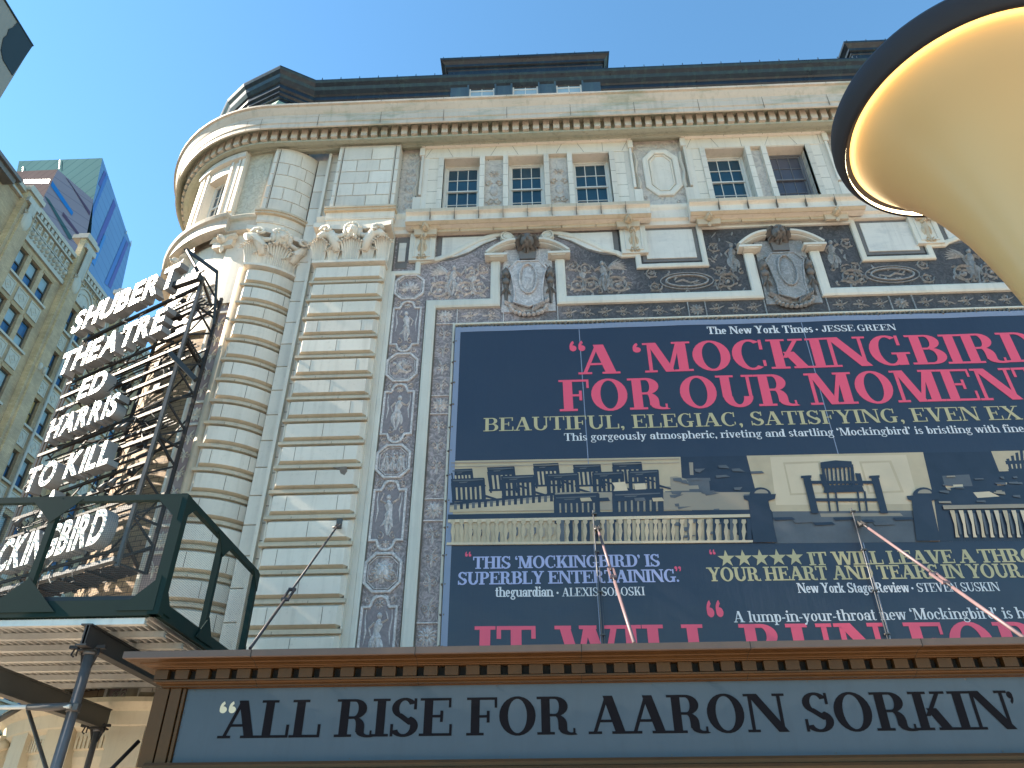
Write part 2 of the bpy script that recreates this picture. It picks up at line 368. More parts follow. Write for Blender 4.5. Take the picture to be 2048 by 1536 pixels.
    # ---- reliefs in (u, v) with height out of the wall
    def ribbon(s, pts, w, h, base=0.0, mi=0, mp=None):
        n = len(pts); ws = w if isinstance(w, (list, tuple)) else [w]*n
        vs = []
        for i, (u, v) in enumerate(pts):
            p, q = pts[max(0, i-1)], pts[min(n-1, i+1)]
            tx, ty = norm2(q[0]-p[0], q[1]-p[1]); k = ws[i]/2
            vs += [(u-ty*k, v+tx*k, base), (u, v, base+h*min(1, ws[i]/max(ws))), (u+ty*k, v-tx*k, base)]
        fs = [(3*i+a, 3*i+a+1, 3*i+a+4, 3*i+a+3) for i in range(n-1) for a in (0, 1)]
        return s.add(vs, fs, mi, mp=mp)
    def band(s, pts, w, h, closed=False, base=0.0, mi=0, mp=None, side=0.0):   # flat moulding of width w along a polyline, mitred
        n = len(pts); vs = []
        for i in range(n):
            p = pts[(i-1) % n] if (closed or i) else None; q = pts[(i+1) % n] if (closed or i < n-1) else None
            c = pts[i]; ns = []
            for a, b in ((p, c), (c, q)):
                if a is None or b is None: continue
                tx, ty = norm2(b[0]-a[0], b[1]-a[1]); ns.append((-ty, tx))
            if len(ns) == 2:
                mx, my = norm2(ns[0][0]+ns[1][0], ns[0][1]+ns[1][1]); d = max(0.4, mx*ns[0][0]+my*ns[0][1]); mx, my = mx/d, my/d
            else: mx, my = ns[0]
            o0, o1 = (-w/2+side*w/2), (w/2+side*w/2); e = min(0.22*w, h)
            for o, k in ((o0, 0.0), (o0+0.02*w, h*0.75), (o0+e, h), (o1-e, h), (o1-0.02*w, h*0.75), (o1, 0.0)):
                vs.append((c[0]+mx*o, c[1]+my*o, base+k))
        m = n if closed else n-1
        fs = [(6*i+a, 6*i+a+1, 6*((i+1) % n)+a+1, 6*((i+1) % n)+a) for i in range(m) for a in range(5)]
        if not closed: fs += [tuple(range(6)), tuple(range(6*n-6, 6*n))]
        return s.add(vs, fs, mi, mp=mp)
    def blob(s, u, v, w, ru, rv, rw, mi=0, n=10, m=5, mp=None):     # half ellipsoid standing out of the wall
        vs = [(u, v, w+rw)]
        for i in range(1, m+1):
            a = pi/2*i/m
            vs += [(u+ru*sin(a)*cos(2*pi*k/n), v+rv*sin(a)*sin(2*pi*k/n), w+rw*cos(a)) for k in range(n)]
        fs = [(0, 1+k, 1+(k+1) % n) for k in range(n)]
        fs += [(1+i*n+k, 1+(i+1)*n+k, 1+(i+1)*n+(k+1) % n, 1+i*n+(k+1) % n) for i in range(m-1) for k in range(n)]
        return s.add(vs, fs, mi, True, mp=mp)
    def leaf(s, u, v, ang, L, W, h, base=0.0, mi=0, mp=None, bend=0.0):
        pts, ws = [], []
        a = ang; x, y = u, v
        for i in range(6):
            t = i/5; pts.append((x, y)); ws.append(max(0.06*W, W*sin(pi*(0.12+0.86*t))))
            x += cos(a)*L/5; y += sin(a)*L/5; a += bend/5
        return s.ribbon(pts, ws, h, base, mi, mp)
    def scroll(s, u, v, r, turns, start, sgn, w, h, base=0.0, mi=0, mp=None, leaves=True):
        n = int(14*turns)+4; pts, ws = [], []
        for i in range(n):
            t = i/(n-1); a = start+sgn*turns*2*pi*t; rr = r*(1-0.86*t)
            pts.append((u+rr*cos(a), v+rr*sin(a))); ws.append(w*(1-0.45*t))
        s.ribbon(pts, ws, h, base, mi, mp)
        s.blob(u, v, base, r*0.2, r*0.2, h, mi, 7, 3, mp)
        if leaves:
            for i in range(2, n-5, 3):
                a = atan2(pts[i][1]-v, pts[i][0]-u)
                s.leaf(pts[i][0], pts[i][1], a+sgn*0.7, r*0.5, r*0.2, h*0.8, base, mi, mp, bend=sgn*0.9)
        return s
    def rosette(s, u, v, r, h, base=0.0, mi=0, mp=None, n=12):
        for k in range(n):
            a = 2*pi*k/n; s.leaf(u+0.22*r*cos(a), v+0.22*r*sin(a), a, r*0.75, r*0.36, h, base, mi, mp)
        return s.blob(u, v, base, r*0.24, r*0.24, h*1.4, mi, 8, 3, mp)
    def figure(s, u, v, H, h, base=0.0, mi=0, mp=None, flip=1, arms=0):     # small relief of a standing draped figure, feet at v
        f = flip
        s.blob(u+0.02*H*f, v+0.90*H, base, 0.055*H, 0.07*H, h, mi, 8, 4, mp)
        s.ribbon([(u+0.02*H*f, v+0.84*H), (u+0.01*H*f, v+0.72*H), (u-0.02*H*f, v+0.58*H), (u, v+0.46*H)], [0.07*H, 0.20*H, 0.14*H, 0.20*H], h*1.2, base, mi, mp)
        s.ribbon([(u, v+0.47*H), (u+0.03*H*f, v+0.28*H), (u-0.01*H*f, v+0.03*H)], [0.14*H, 0.10*H, 0.045*H], h, base, mi, mp)
        s.ribbon([(u-0.03*H*f, v+0.47*H), (u-0.08*H*f, v+0.27*H), (u-0.03*H*f, v+0.02*H)], [0.12*H, 0.09*H, 0.04*H], h, base, mi, mp)
        up = [(u+0.07*H*f, v+0.77*H), (u+0.19*H*f, v+0.83*H), (u+0.14*H*f, v+0.99*H)] if arms != 1 else [(u+0.07*H*f, v+0.77*H), (u+0.2*H*f, v+0.68*H), (u+0.26*H*f, v+0.80*H)]
        dn = [(u-0.07*H*f, v+0.77*H), (u-0.17*H*f, v+0.66*H), (u-0.12*H*f, v+0.50*H)] if arms != 2 else [(u-0.07*H*f, v+0.77*H), (u-0.2*H*f, v+0.86*H), (u-0.22*H*f, v+1.0*H)]
        for a in (up, dn): s.ribbon(a, [0.06*H, 0.05*H, 0.035*H], h*0.9, base, mi, mp)
        s.leaf(u-0.06*H*f, v+0.55*H, -1.9, 0.42*H, 0.13*H, h*0.6, base, mi, mp, bend=0.7*f)
        s.leaf(u+0.05*H*f, v+0.48*H, -1.2, 0.35*H, 0.10*H, h*0.6, base, mi, mp, bend=-0.6*f)
        for k in (-1, 1): s.scroll(u+k*0.14*H, v+0.02*H, 0.09*H, 1.1, pi/2, k, 0.035*H, h*0.7, base, mi, mp, leaves=False)
        return s
    def mask(s, u, v, r, h, base=0.0, mi=0, mp=None, mane=True):             # lion / satyr head in relief
        if mane:
            for k in range(16):
                a = 2*pi*k/16+0.1; s.leaf(u+0.5*r*cos(a), v+0.5*r*sin(a), a, r*0.62, r*0.36, h*0.55, base, mi, mp, bend=0.8*(1 if k % 2 else -1))
        s.blob(u, v, base, r*0.62, r*0.74, h, mi, 12, 5, mp)
        for k in (-1, 1):
            s.blob(u+k*0.24*r, v+0.20*r, base+h*0.70, 0.15*r, 0.09*r, h*0.34, mi, 7, 3, mp)
            s.blob(u+k*0.19*r, v-0.30*r, base+h*0.62, 0.22*r, 0.18*r, h*0.42, mi, 7, 3, mp)
            s.leaf(u+k*0.08*r, v-0.42*r, -pi/2+k*0.6, 0.55*r, 0.24*r, h*0.5, base+h*0.35, mi, mp, bend=k*0.8)
        s.blob(u, v-0.06*r, base+h*0.85, 0.12*r, 0.30*r, h*0.45, mi, 7, 3, mp)
        s.blob(u, v+0.42*r, base+h*0.55, 0.40*r, 0.20*r, h*0.35, mi, 8, 3, mp)
        return s
    def build(s, name, mats, parent=None, smooth=None, fix=True):
        me = bpy.data.meshes.new(name)
        off = parent.get('_org', (0, 0, 0)) if parent is not None else (0, 0, 0)
        me.from_pydata([(x-off[0], y-off[1], z-off[2]) for x, y, z in s.v], [], s.f)
        for m_ in (mats if isinstance(mats, (list, tuple)) else [mats]): me.materials.append(M[m_])
        me.polygons.foreach_set("material_index", s.m); me.polygons.foreach_set("use_smooth", s.s if smooth is None else [smooth]*len(s.f))
        if fix:
            bm = bmesh.new(); bm.from_mesh(me); bmesh.ops.recalc_face_normals(bm, faces=bm.faces); bm.to_mesh(me); bm.free()
        me.update()
        o = bpy.data.objects.new(name, me); COL.objects.link(o)
        if parent is not None:
            o.parent = parent; ORG[o.name] = off
            o['_org'] = off
        return o
ORG = {}
def thing(name, label, cat, loc=(0, 0, 0), group=None):
    o = bpy.data.objects.new(name, None); COL.objects.link(o); o.location = loc
    o['label'] = label; o['category'] = cat; o['_org'] = tuple(loc)
    if group: o['group'] = group
    return o
def structure(o): o['kind'] = 'structure'; return o

# plan paths and wall maps
def arc_path(c, R, a0, a1, n): # angles in degrees, 0 = facing -y, positive turns towards -x
    return [(c[0]-sin(radians(a0+(a1-a0)*i/n))*R, c[1]-cos(radians(a0+(a1-a0)*i/n))*R, -sin(radians(a0+(a1-a0)*i/n)), -cos(radians(a0+(a1-a0)*i/n))) for i in range(n+1)]
TR = 3.95
def main_path(xr=20.0, back=14.0, n=40):
    return [(xr, 0, 0, -1), (8, 0, 0, -1), (-4, 0, 0, -1)]+arc_path(TC, TR, 0, 90, n)+[(TC[0]-TR, back, -1, 0)]
def FL(o=0.0): return lambda u, v, w: (u, -(o+w), v)
def CYL(c, R): # u = arc length, 0 faces -y, positive to the right
    return lambda u, v, w: (c[0]+sin(u/R)*(R+w), c[1]-cos(u/R)*(R+w), v)
BC, BR = (-8.70, 1.20), 1.69     # bowed pilaster beside the corner
M['cream'] = stone("cream_stone", (0.62, 0.54, 0.40), (0.30, 0.23, 0.15))
M['cornerground'] = stone("pinkish_brown_ground", (0.33, 0.25, 0.235), (0.20, 0.15, 0.14))
M['cornerfrieze'] = stone("cream_carved_frieze", (0.56, 0.50, 0.38), (0.32, 0.27, 0.2), relief=0.5, relief_scale=4)
M['chip'] = plain("broken_terracotta", (0.16, 0.125, 0.10), 0.9, 0, 0.6, 14.0)
# ------------------------------------------------------------------ slab-serif lettering drawn as shapes (cap height 1)
def glyphs(T, t, s_, bold=False):
    e = 0.105; X = 0.68
    G = {}
    class G_:
        def __init__(g): g.p = []          # list of pieces, a piece = list of polygons
        def stem(g, x, y0=0.0, y1=1.0, w=None, bot='b', top='b', k=None):
            w = w or T; q = [[(x, y0), (x+w, y0), (x+w, y1), (x, y1)]]
            for y, m in ((y0, bot), (y1-s_, top)):
                if m:
                    a = x-e if m in 'bl' else x; b = x+w+e if m in 'br' else x+w
                    q.append([(a, y), (b, y), (b, y+s_), (a, y+s_)])
            g.p.append(q[:1]); [g.p.append([z]) for z in q[1:]]; return g
        def rect(g, x0, x1, y0, y1): g.p.append([[(x0, y0), (x1, y0), (x1, y1), (x0, y1)]]); return g
        def diag(g, x0, y0, x1, y1, w): g.p.append([[(x0, y0), (x0+w, y0), (x1+w, y1), (x1, y1)]]); return g
        def ring(g, cx, cy, rx, ry, a0=0, a1=360, tx=None, ty=None, n=26):
            tx = tx or T; ty = ty or t; m = max(4, int(n*abs(a1-a0)/360)); q = []
            P = [(cos(radians(a0+(a1-a0)*i/m)), sin(radians(a0+(a1-a0)*i/m))) for i in range(m+1)]
            for (c0, s0), (c1, s1) in zip(P, P[1:]):
                q.append([(cx+rx*c0, cy+ry*s0), (cx+rx*c1, cy+ry*s1), (cx+(rx-tx)*c1, cy+(ry-ty)*s1), (cx+(rx-tx)*c0, cy+(ry-ty)*s0)])
            g.p.append(q); return g
        def dot(g, cx, cy, r): g.p.append([[(cx+r*cos(2*pi*k/14), cy+r*sin(2*pi*k/14)) for k in range(14)]]); return g
        def serif(g, x0, x1, y): return g.rect(x0, x1, y, y+s_)
    def new(c, w): g = G_(); G[c] = (g, w); return g
    B = e+0.02
    # capitals
    new('A', .98).diag(.10, 0, .44, 1, t*1.3).diag(.72-T*.3, 0, .44-T*.25, 1, T*1.1).rect(.22, .70, .30, .30+t).serif(.0, .32, 0).serif(.56, .98, 0)
    new('B', .86).stem(B, bot='l', top='l').rect(B+T, .48, .94, 1).rect(B+T, .50, 0, .06).rect(B+T, .48, .49, .49+t).ring(.48, .755, .30, .245, -90, 90).ring(.50, .275, .34, .275, -90, 90)
    new('C', .90).ring(.47, .5, .43, .52, 55, 305).rect(.70, .70+t*1.1, .66, 1.0).rect(.72, .72+t, .10, .30)
    new('D', .92).stem(B, bot='l', top='l').rect(B+T, .44, 1-t, 1).rect(B+T, .44, 0, t).ring(.44, .5, .44, .5, -90, 90)
    new('E', .84).stem(B, bot='l', top='l').rect(B+T, .78, 1-t, 1).rect(B+T, .80, 0, t).rect(B+T, .56, .48, .48+t).rect(.72, .78, .74, 1).rect(.75, .81, 0, .30).rect(.52, .52+t, .36, .66)
    new('F', .80).stem(B, bot='b', top='l').rect(B+T, .75, 1-t, 1).rect(B+T, .54, .46, .46+t).rect(.70, .76, .72, 1).rect(.51, .51+t, .33, .64)
    new('G', .95).ring(.47, .5, .43, .52, 55, 330).rect(.70, .70+t*1.1, .66, 1.0).stem(.62, -.0, .42, T*.95, bot=None, top='b')
    new('H', 1.0).stem(B).stem(1-B-T).rect(B+T, 1-B-T, .47, .47+t)
    new('I', .42).stem(.21-T/2)
    new('J', .66).stem(.36, .22, 1, bot=None).ring(.27, .24, .27-.02+T*.0, .26, 180, 360).dot(.10, .26, T*.55)
    new('K', .98).stem(B).diag(B+T*.9, .36, .68, 1, t*1.6).diag(.64, 0, .36, .56, T*1.15).serif(.54, .88, 1-s_).serif(.54, .98, 0)
    new('L', .80).stem(B, bot='l', top='b').rect(B+T, .76, 0, t).rect(.70, .77, 0, .34)
    new('M', 1.16).stem(B, w=t*1.2).stem(1.16-B-T).diag(.50, .0, B+t*.0, 1, T*.95).diag(.50+T*.2, 0, 1.16-B-T, 1, t*1.5)
    new('N', 1.02).stem(B, w=t*1.2).stem(1.02-B-t*1.2, w=t*1.2, bot=None).diag(.74, 0, B-.02, 1, T*1.15)
    new('O', .96).ring(.48, .5, .44, .52)
    new('P', .82).stem(B, bot='b', top='l').rect(B+T, .46, 1-t, 1).rect(B+T, .46, .44, .44+t).ring(.46, .72, .32, .28, -90, 90)
    new('R', .94).stem(B, bot='b', top='l').rect(B+T, .46, 1-t, 1).rect(B+T, .50, .47, .47+t).ring(.46, .735, .31, .265, -90, 90).ring(.48, .26, .26, .26, 0, 90).stem(.74-T, .12, .27, T, bot=None, top=None).ring(.84, .12, .10+T*.9, .14, 180, 300, T*.9, t).rect(.88, .93, .02, .16)
    new('S', .78).ring(.39, .745, .31, .275, 25, 240, T*.85, t*1.1).ring(.39, .265, .35, .285, -155, 62, T*.9, t*1.1).diag(.50, .30, .12, .60, T*1.0).rect(.62, .62+t, .70, 1.0).rect(.07, .07+t, 0, .32)
    new('T', .86).stem(.43-T/2, top=None).rect(.04, .82, 1-t, 1).rect(.03, .03+t, .70, 1).rect(.83-t, .83, .70, 1)
    new('U', .96).stem(B, .30, 1, bot=None).stem(.96-B-t*1.2, .30, 1, t*1.2, bot=None).ring(.48+t*.2, .32, .48-B+t*.0, .34, 180, 360, T, t*1.3)
    new('V', .94).diag(.40, 0, .10, 1, T*1.1).diag(.46, 0, .74, 1, t*1.4).serif(.0, .38, 1-s_).serif(.58, .94, 1-s_)
    new('W', 1.34).diag(.32, 0, .09, 1, T).diag(.40, 0, .60, 1, t*1.4).diag(.86, 0, .60, 1, T).diag(.94, 0, 1.16, 1, t*1.4).serif(.0, .34, 1-s_).serif(.50, .86, 1-s_).serif(1.02, 1.34, 1-s_)
    new('X', .96).diag(.70, 0, .08, 1, T*1.15).diag(.12, 0, .74, 1, t*1.4).serif(0, .38, 1-s_).serif(.60, .94, 1-s_).serif(0, .34, 0).serif(.56, .96, 0)
    new('Y', .94).stem(.46-T/2, 0, .48, top=None).diag(.40, .42, .10, 1, T*1.05).diag(.46, .42, .74, 1, t*1.5).serif(0, .38, 1-s_).serif(.58, .94, 1-s_)
    # lower case
    T0 = T; T = T*.86
    def bowl(g, cx, a0=0, a1=360, rx=.25): return g.ring(cx, X/2, rx, X/2+.01, a0, a1, T*.95, t)
    g = new('a', .66); g.stem(.42, .0, .46, top=None, bot='r').ring(.34, .46, .08+T, .23, 0, 165, T, t).ring(.28, .20, .23, .21, 0, 360, T*.8, t).dot(.14, .50, T*.5)
    bowl(new('b', .70).stem(.10, 0, 1.0, bot=None, top='l'), .40)
    new('c', .58).ring(.31, X/2, .26, X/2+.01, 50, 320, T*.95, t).dot(.49, .53, T*.5)
    bowl(new('d', .72).stem(.46, 0, 1.0, bot='r', top='l'), .30)
    new('e', .60).ring(.31, X/2, .26, X/2+.01, 0, 318, T*.95, t).rect(.14, .56, X/2-t*.3, X/2+t*.7)
    new('f', .46).stem(.12, 0, .80, top=None).ring(.12+T*.5+.12, .80, .12+T*.5, .22, 50, 180, T*.9, t).dot(.42, .90, T*.5).rect(.02, .40, X-s_, X)
    g = new('g', .66); g.ring(.30, .45, .21, .24, 0, 360, T*.8, t).ring(.32, -.10, .28, .19, 0, 360, t*1.4, t*1.1).rect(.14, .46, .11, .11+t*1.1).dot(.58, .62, T*.45).rect(.44, .60, .60, .60+t)
    new('h', .78).stem(.10, 0, 1.0, top='l').stem(.54, 0, .44, top=None).ring(.40, .42, .14+T, .27, 0, 150, T, t)
    new('i', .38).stem(.12, 0, X, top='l').dot(.12+T/2, .90, T*.62)
    new('k', .76).stem(.10, 0, 1.0, top='l').diag(.26, .22, .48, X, t*1.5).diag(.50, 0, .30, .36, T).serif(.38, .66, X-s_).serif(.42, .76, 0)
    new('l', .38).stem(.12, 0, 1.0, top='l')
    new('m', 1.14).stem(.10, 0, X, top='l').stem(.50, 0, .44, top=None).stem(.90, 0, .44, top=None).ring(.37, .42, .13+T, .27, 0, 150, T, t).ring(.77, .42, .13+T, .27, 0, 150, T, t)
    new('n', .78).stem(.10, 0, X, top='l').stem(.54, 0, .44, top=None).ring(.40, .42, .14+T, .27, 0, 150, T, t)
    bowl(new('o', .64), .32, rx=.27)
    bowl(new('p', .70).stem(.10, -.28, X, top='l'), .40)
    new('r', .54).stem(.10, 0, X, top='l').ring(.36, .40, .20, .28, 60, 165, t*1.5, t*1.2).dot(.45, .58, T*.55)
    new('s', .52).ring(.26, .50, .20, .19, 20, 245, T*.8, t).ring(.26, .19, .22, .20, -160, 65, T*.85, t).diag(.33, .20, .09, .42, T*.9)
    new('t', .46).stem(.12, .10, .92, bot=None, top=None).ring(.12+T*.5+.11, .14, .11+T*.5, .15, 180, 320, T*.9, t).rect(.02, .40, X-s_, X)
    new('u', .78).stem(.10, .22, X, bot=None, top='l').stem(.52, 0, X, bot='r', top='l').ring(.36, .24, .26, .25, 180, 330, T, t)
    new('v', .66).diag(.26, 0, .06, X, T).diag(.31, 0, .50, X, t*1.5).serif(.0, .28, X-s_).serif(.40, .66, X-s_)
    new('w', .96).diag(.22, 0, .05, X, T*.95).diag(.27, 0, .42, X, t*1.5).diag(.60, 0, .42, X, T*.95).diag(.65, 0, .80, X, t*1.5).serif(0, .26, X-s_).serif(.34, .62, X-s_).serif(.72, .96, X-s_)
    new('y', .68).diag(.28, 0, .08, X, T).diag(.16, -.28, .52, X, t*1.5).serif(.0, .30, X-s_).serif(.42, .68, X-s_).dot(.15, -.22, T*.5)
    T = T0
    new('-', .40).rect(.06, .34, .28, .28+t*1.6)
    new('.', .30).dot(.14, .09, .095 if bold else .085)
    new(',', .30).dot(.15, .09, .09).ring(.09, .04, .15, .20, -70, 20, .08, .08)
    for ch, q in (('\u2019', 1), ('\u201d', 2)):
        g = new(ch, .24*q+.06)
        for k in range(q): g.dot(.13+.24*k, .89, .095).ring(.07+.24*k, .84, .155, .20, -70, 20, .08, .08)
    for ch, q in (('\u2018', 1), ('\u201c', 2)):
        g = new(ch, .24*q+.06)
        for k in range(q): g.dot(.15+.24*k, .78, .095).ring(.21+.24*k, .83, .155, .20, 110, 200, .08, .08)
    new('\u2022', .44).dot(.22, .42, .13)
    new(' ', .36)
    g = G_(); P = []
    for k in range(10):
        a = pi/2+2*pi*k/10; r_ = .60 if k % 2 == 0 else .235; P.append((.57+r_*cos(a), .47+r_*sin(a)))
    g.p = [[[P[(2*k) % 10], P[(2*k+1) % 10], (.57, .47), P[(2*k-1) % 10]]] for k in range(5)]
    G['\u2605'] = (g, 1.14)
    return G
GR, GB = glyphs(0.185, 0.058, 0.058), glyphs(0.22, 0.09, 0.085, True)
GX, GM = glyphs(0.225, 0.068, 0.066), glyphs(0.21, 0.068, 0.066)      # heavier cuts for headline and marquee
def advance(s, G, track=0.0): return sum(G[c][1]+track for c in s)
def set_line(mb, s, x0, z0, x1, z1, h, bold=False, w=0.0, fit=None, track=-0.02, mp=None, mi=0):
    """lay text s on the wall from (x0, z0) to (x1, z1), the end of its first `fit` characters (all if None), cap height h"""
    G = {True: GB, False: GR, 'x': GX, 'm': GM}[bold]
    n = advance(s[:fit] if fit else s, G, track); sx = (x1-x0)/n; sl_ = (z1-z0)/(x1-x0)
    u = 0.0; words = []
    for c in s:
        g, adv = G[c]
        if c == ' ': mb = None
        elif mb is None or not words: mb = MB(mp=mp); words.append(mb)
        for k, piece in enumerate(g.p):
            for poly in piece:
                mb.add([(x0+(u+a)*sx, z0+(u+a)*sx*sl_+b*h, w+0.0007*k) for a, b in poly], [tuple(range(len(poly)))], mi, mp=mp)
        u += adv+track
    return words
# ================================================================== the theatre
T = thing("theatre_building", "pale terracotta theatre with rounded corner, rusticated pilasters and dark carved panels", "theatre")
X0 = 7.55                       # axis of the flat front
def px(x, y, o): q = at(x, y, -o); return (q.x, q.z)

# ---- walls (slabs with window openings)
wb = MB()
wb.box(-6.95, 20, 0.0, 0.6, 0, 19.5)
win1 = [(-2.92, -1.70), (-0.74, 0.46), (1.42, 2.66)]; win2 = [(5.88, 7.22), (7.92, 9.22)]
win3 = [(2*X0-b, 2*X0-a) for a, b in reversed(win1)]
WZ0, WZ1 = 19.62, 22.40
xs = -6.95
for a, b in win1+win2+win3:
    wb.box(xs, a, 0.0, 0.6, 19.5, 24.0); wb.box(a, b, 0.0, 0.6, WZ1, 24.0); wb.box(a, b, 0.0, 0.6, 19.5, WZ0); xs = b
wb.box(xs, 20, 0, 0.6, 19.5, 24.0)
wb.build("wall", ['stone_joint'], T)
MB().box(-6.5, 19.8, 1.25, 1.4, 18.5, 24.3).build("dark_interior_wall", ['void'], T)
cw = MB()                       # core of the corner
cw.sweep([(0.0, 0.0), (0.0, 24.0)], arc_path(TC, TR-0.02, -8, 90, 40)+[(TC[0]-TR+.02, 14, -1, 0)])
cw.sweep([(0.0, 0.0), (0.0, 24.0)], [(-6.9, 0.30, 0, -1), (-7.30, 0.30, 0, -1), (-8.0, 0.6, 0, -1)])
cw.build("corner_wall", ['stone'], T)
re_ = MB(); z = 6.0           # narrow ashlar return between the two pilasters
while z < 22.8:
    zz = min(z+0.80, 22.85); re_.block(-7.36, -6.86, z, zz-0.012, -0.14, -0.10, 0.012, mp=FL(0.02)); z = zz
re_.add([(-6.93, v, w) for w in (-.12, .12) for v in (6, 22.8)], [(0, 1, 3, 2)], 0, mp=FL(0))
re_.ubox(-6.93, -6.84, 6, 22.85, -0.1, 0.16, mp=FL(0))
re_.build("ashlar_return", ['stone'], T)

# ---- main cornice, swept along the front and round the corner
path = main_path()
prof = [(0.30, 24.12), (1.25, 24.20), (1.27, 24.17), (1.27, 24.09), (1.20, 24.07), (1.17, 23.98), (1.10, 23.86), (1.06, 23.80), (1.06, 23.70),
        (1.05, 23.69), (1.05, 23.42), (1.02, 23.40), (1.02, 23.22), (0.98, 23.20)]
MB().sweep(prof, path, caps=False).build("cornice", ['cornice'], T)
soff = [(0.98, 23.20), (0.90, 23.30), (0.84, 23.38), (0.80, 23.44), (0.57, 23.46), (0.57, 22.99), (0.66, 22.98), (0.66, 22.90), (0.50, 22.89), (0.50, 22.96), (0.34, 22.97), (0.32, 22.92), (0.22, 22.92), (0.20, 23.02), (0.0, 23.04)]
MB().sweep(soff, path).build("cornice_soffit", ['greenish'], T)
pitch = 0.345; x = 20.0; dn = MB(); nd = 0
while x > -8.7:
    if x > 12.5: dn.box(x-0.21, x, -0.76, -0.55, 22.985, 23.43)
    else: MB().box(x-0.21, x, -0.76, -0.55, 22.985, 23.43).build("dentil", ['cornice'], T); nd += 1
    x -= pitch
R = TR+0.76; k = 0; a = degrees(0.2/R)
while a < 88:
    p = arc_path(TC, TR, a, a+degrees(0.21/R), 1)
    db_ = MB() if nd < 95 else dn; db_.sweep([(0.55, 22.985), (0.76, 22.985), (0.76, 23.43), (0.55, 23.43)], p, caps=True); a += degrees(pitch/R)
    if nd < 95: db_.build("dentil", ['cornice'], T); nd += 1
dn.build("dentil_course", ['cornice'], T)['kind'] = 'stuff'
jn = MB()                       # joints in the cornice fascia
for q in [-7.2+2.15*k for k in range(13)]:
    jn.box(q, q+0.014, -1.062, -1.04, 23.24, 23.80); jn.box(q, q+0.014, -1.276, -1.2, 24.09, 24.17)
for a in range(4, 80, 6):
    p = arc_path(TC, TR, a, a+0.17, 1); jn.sweep([(1.0, 23.23), (1.058, 23.23), (1.058, 23.79)], p)
jn.build("cornice_joint_line", ['joint'], T)

# ---- string course at sill level
def strip_path(x0, x1): return [(x0, 0, 0, -1), (x1, 0, 0, -1)]
sc = MB()
sprof = [(0.0, 19.66), (0.26, 19.66), (0.27, 19.62), (0.24, 19.54), (0.20, 19.47), (0.19, 19.44), (0.185, 19.14), (0.21, 19.12), (0.23, 19.08), (0.17, 19.04), (0.14, 19.02), (0.14, 18.86), (0.0, 18.85)]
sc.sweep(sprof, strip_path(20, -6.9))
sc.build("string_course", ['stone'], T)
# string course round the corner: set back strip, then the corner bay standing proud
cs = MB()
big = [(0.3, 19.80), (0.62, 19.72), (0.64, 19.68), (0.60, 19.58), (0.52, 19.52), (0.50, 19.46), (0.48, 19.16), (0.55, 19.12), (0.58, 19.06), (0.50, 19.02), (0.30, 19.00)]
cs.sweep([(o-0.18, z) for o, z in big], arc_path(TC, TR, -2, 12, 6), caps=True)
cs.sweep(big, arc_path(TC, TR, 12, 90, 30), caps=True)
cs.build("corner_string_course", ['cornice'], T)

# ---- frieze zone: carved grey panels, window surrounds
for a, b in ((-4.36, -3.60), (3.30, 5.35), (9.8, 11.85), (18.7, 20)): MB().ubox(a, b, 19.76, 23.02, 0.0, 0.03, mp=FL(0)).build("carved_frieze_panel", ['frieze'], T)
for (a, b), (c, d) in list(zip(win1, win1[1:]))+[(win2[0], win2[1])]+list(zip(win3, win3[1:])):
    MB().ubox(b+0.17, c-0.17, WZ0, WZ1-0.12, 0.0, 0.05, mp=FL(0.0)).build("carved_pier_panel", ['frieze'], T)
fr = MB()
for c, w in ((-4.0, .42), (-3.85, .3)):
    for k in range(7):
        for sg in (-1, 1): fr.leaf(c, 20.0+0.42*k, pi/2-sg*0.9, 0.40, 0.16, 0.05, 0.03, mp=FL(0), bend=sg*1.2)
for (a, b), (c, d) in list(zip(win1, win1[1:]))+list(zip(win3, win3[1:])):
    m_ = (b+c)/2
    fr.blob(m_, 20.75, 0.05, 0.14, 0.22, 0.06, mp=FL(0)); fr.rosette(m_, 21.6, 0.2, 0.05, 0.05, mp=FL(0), n=8)
    for sg in (-1, 1):
        fr.scroll(m_+sg*0.14, 20.25, 0.14, 1.3, pi/2, sg, 0.05, 0.05, 0.05, mp=FL(0)); fr.scroll(m_+sg*0.15, 21.15, 0.13, 1.2, -pi/2, sg, 0.045, 0.05, 0.05, mp=FL(0))
for q in range(70):
    a = random.choice([(3.4, 5.3), (9.85, 11.8)]); u = random.uniform(*a); v = random.uniform(19.85, 22.95)
    fr.scroll(u, v, random.uniform(.07, .13), 1.2, random.uniform(0, 6), random.choice((-1, 1)), .03, .02, .028, mp=FL(0))
fr.build("frieze_relief", ['frieze'], T)
for cx in (4.36, 2*X0-4.36):     # long octagonal tablets
    oc = MB(mp=FL(0)); hw, hh, c = 0.50, 1.02, 0.30
    P = [(cx-hw+c, 21.36-hh), (cx+hw-c, 21.36-hh), (cx+hw, 21.36-hh+c*1.2), (cx+hw, 21.36+hh-c*1.2), (cx+hw-c, 21.36+hh), (cx-hw+c, 21.36+hh), (cx-hw, 21.36+hh-c*1.2), (cx-hw, 21.36-hh+c*1.2)]
    oc.band(P, 0.20, 0.09, True, 0.03); oc.band([(cx+(u-cx)*0.70, 21.36+(v-21.36)*0.84) for u, v in P], 0.05, 0.04, True, 0.045)
    oc.prism([(cx+(u-cx)*0.82, 21.36+(v-21.36)*0.90) for u, v in P], 0.02, 0.045)
    oc.build("octagon_tablet", ['stone'], T)

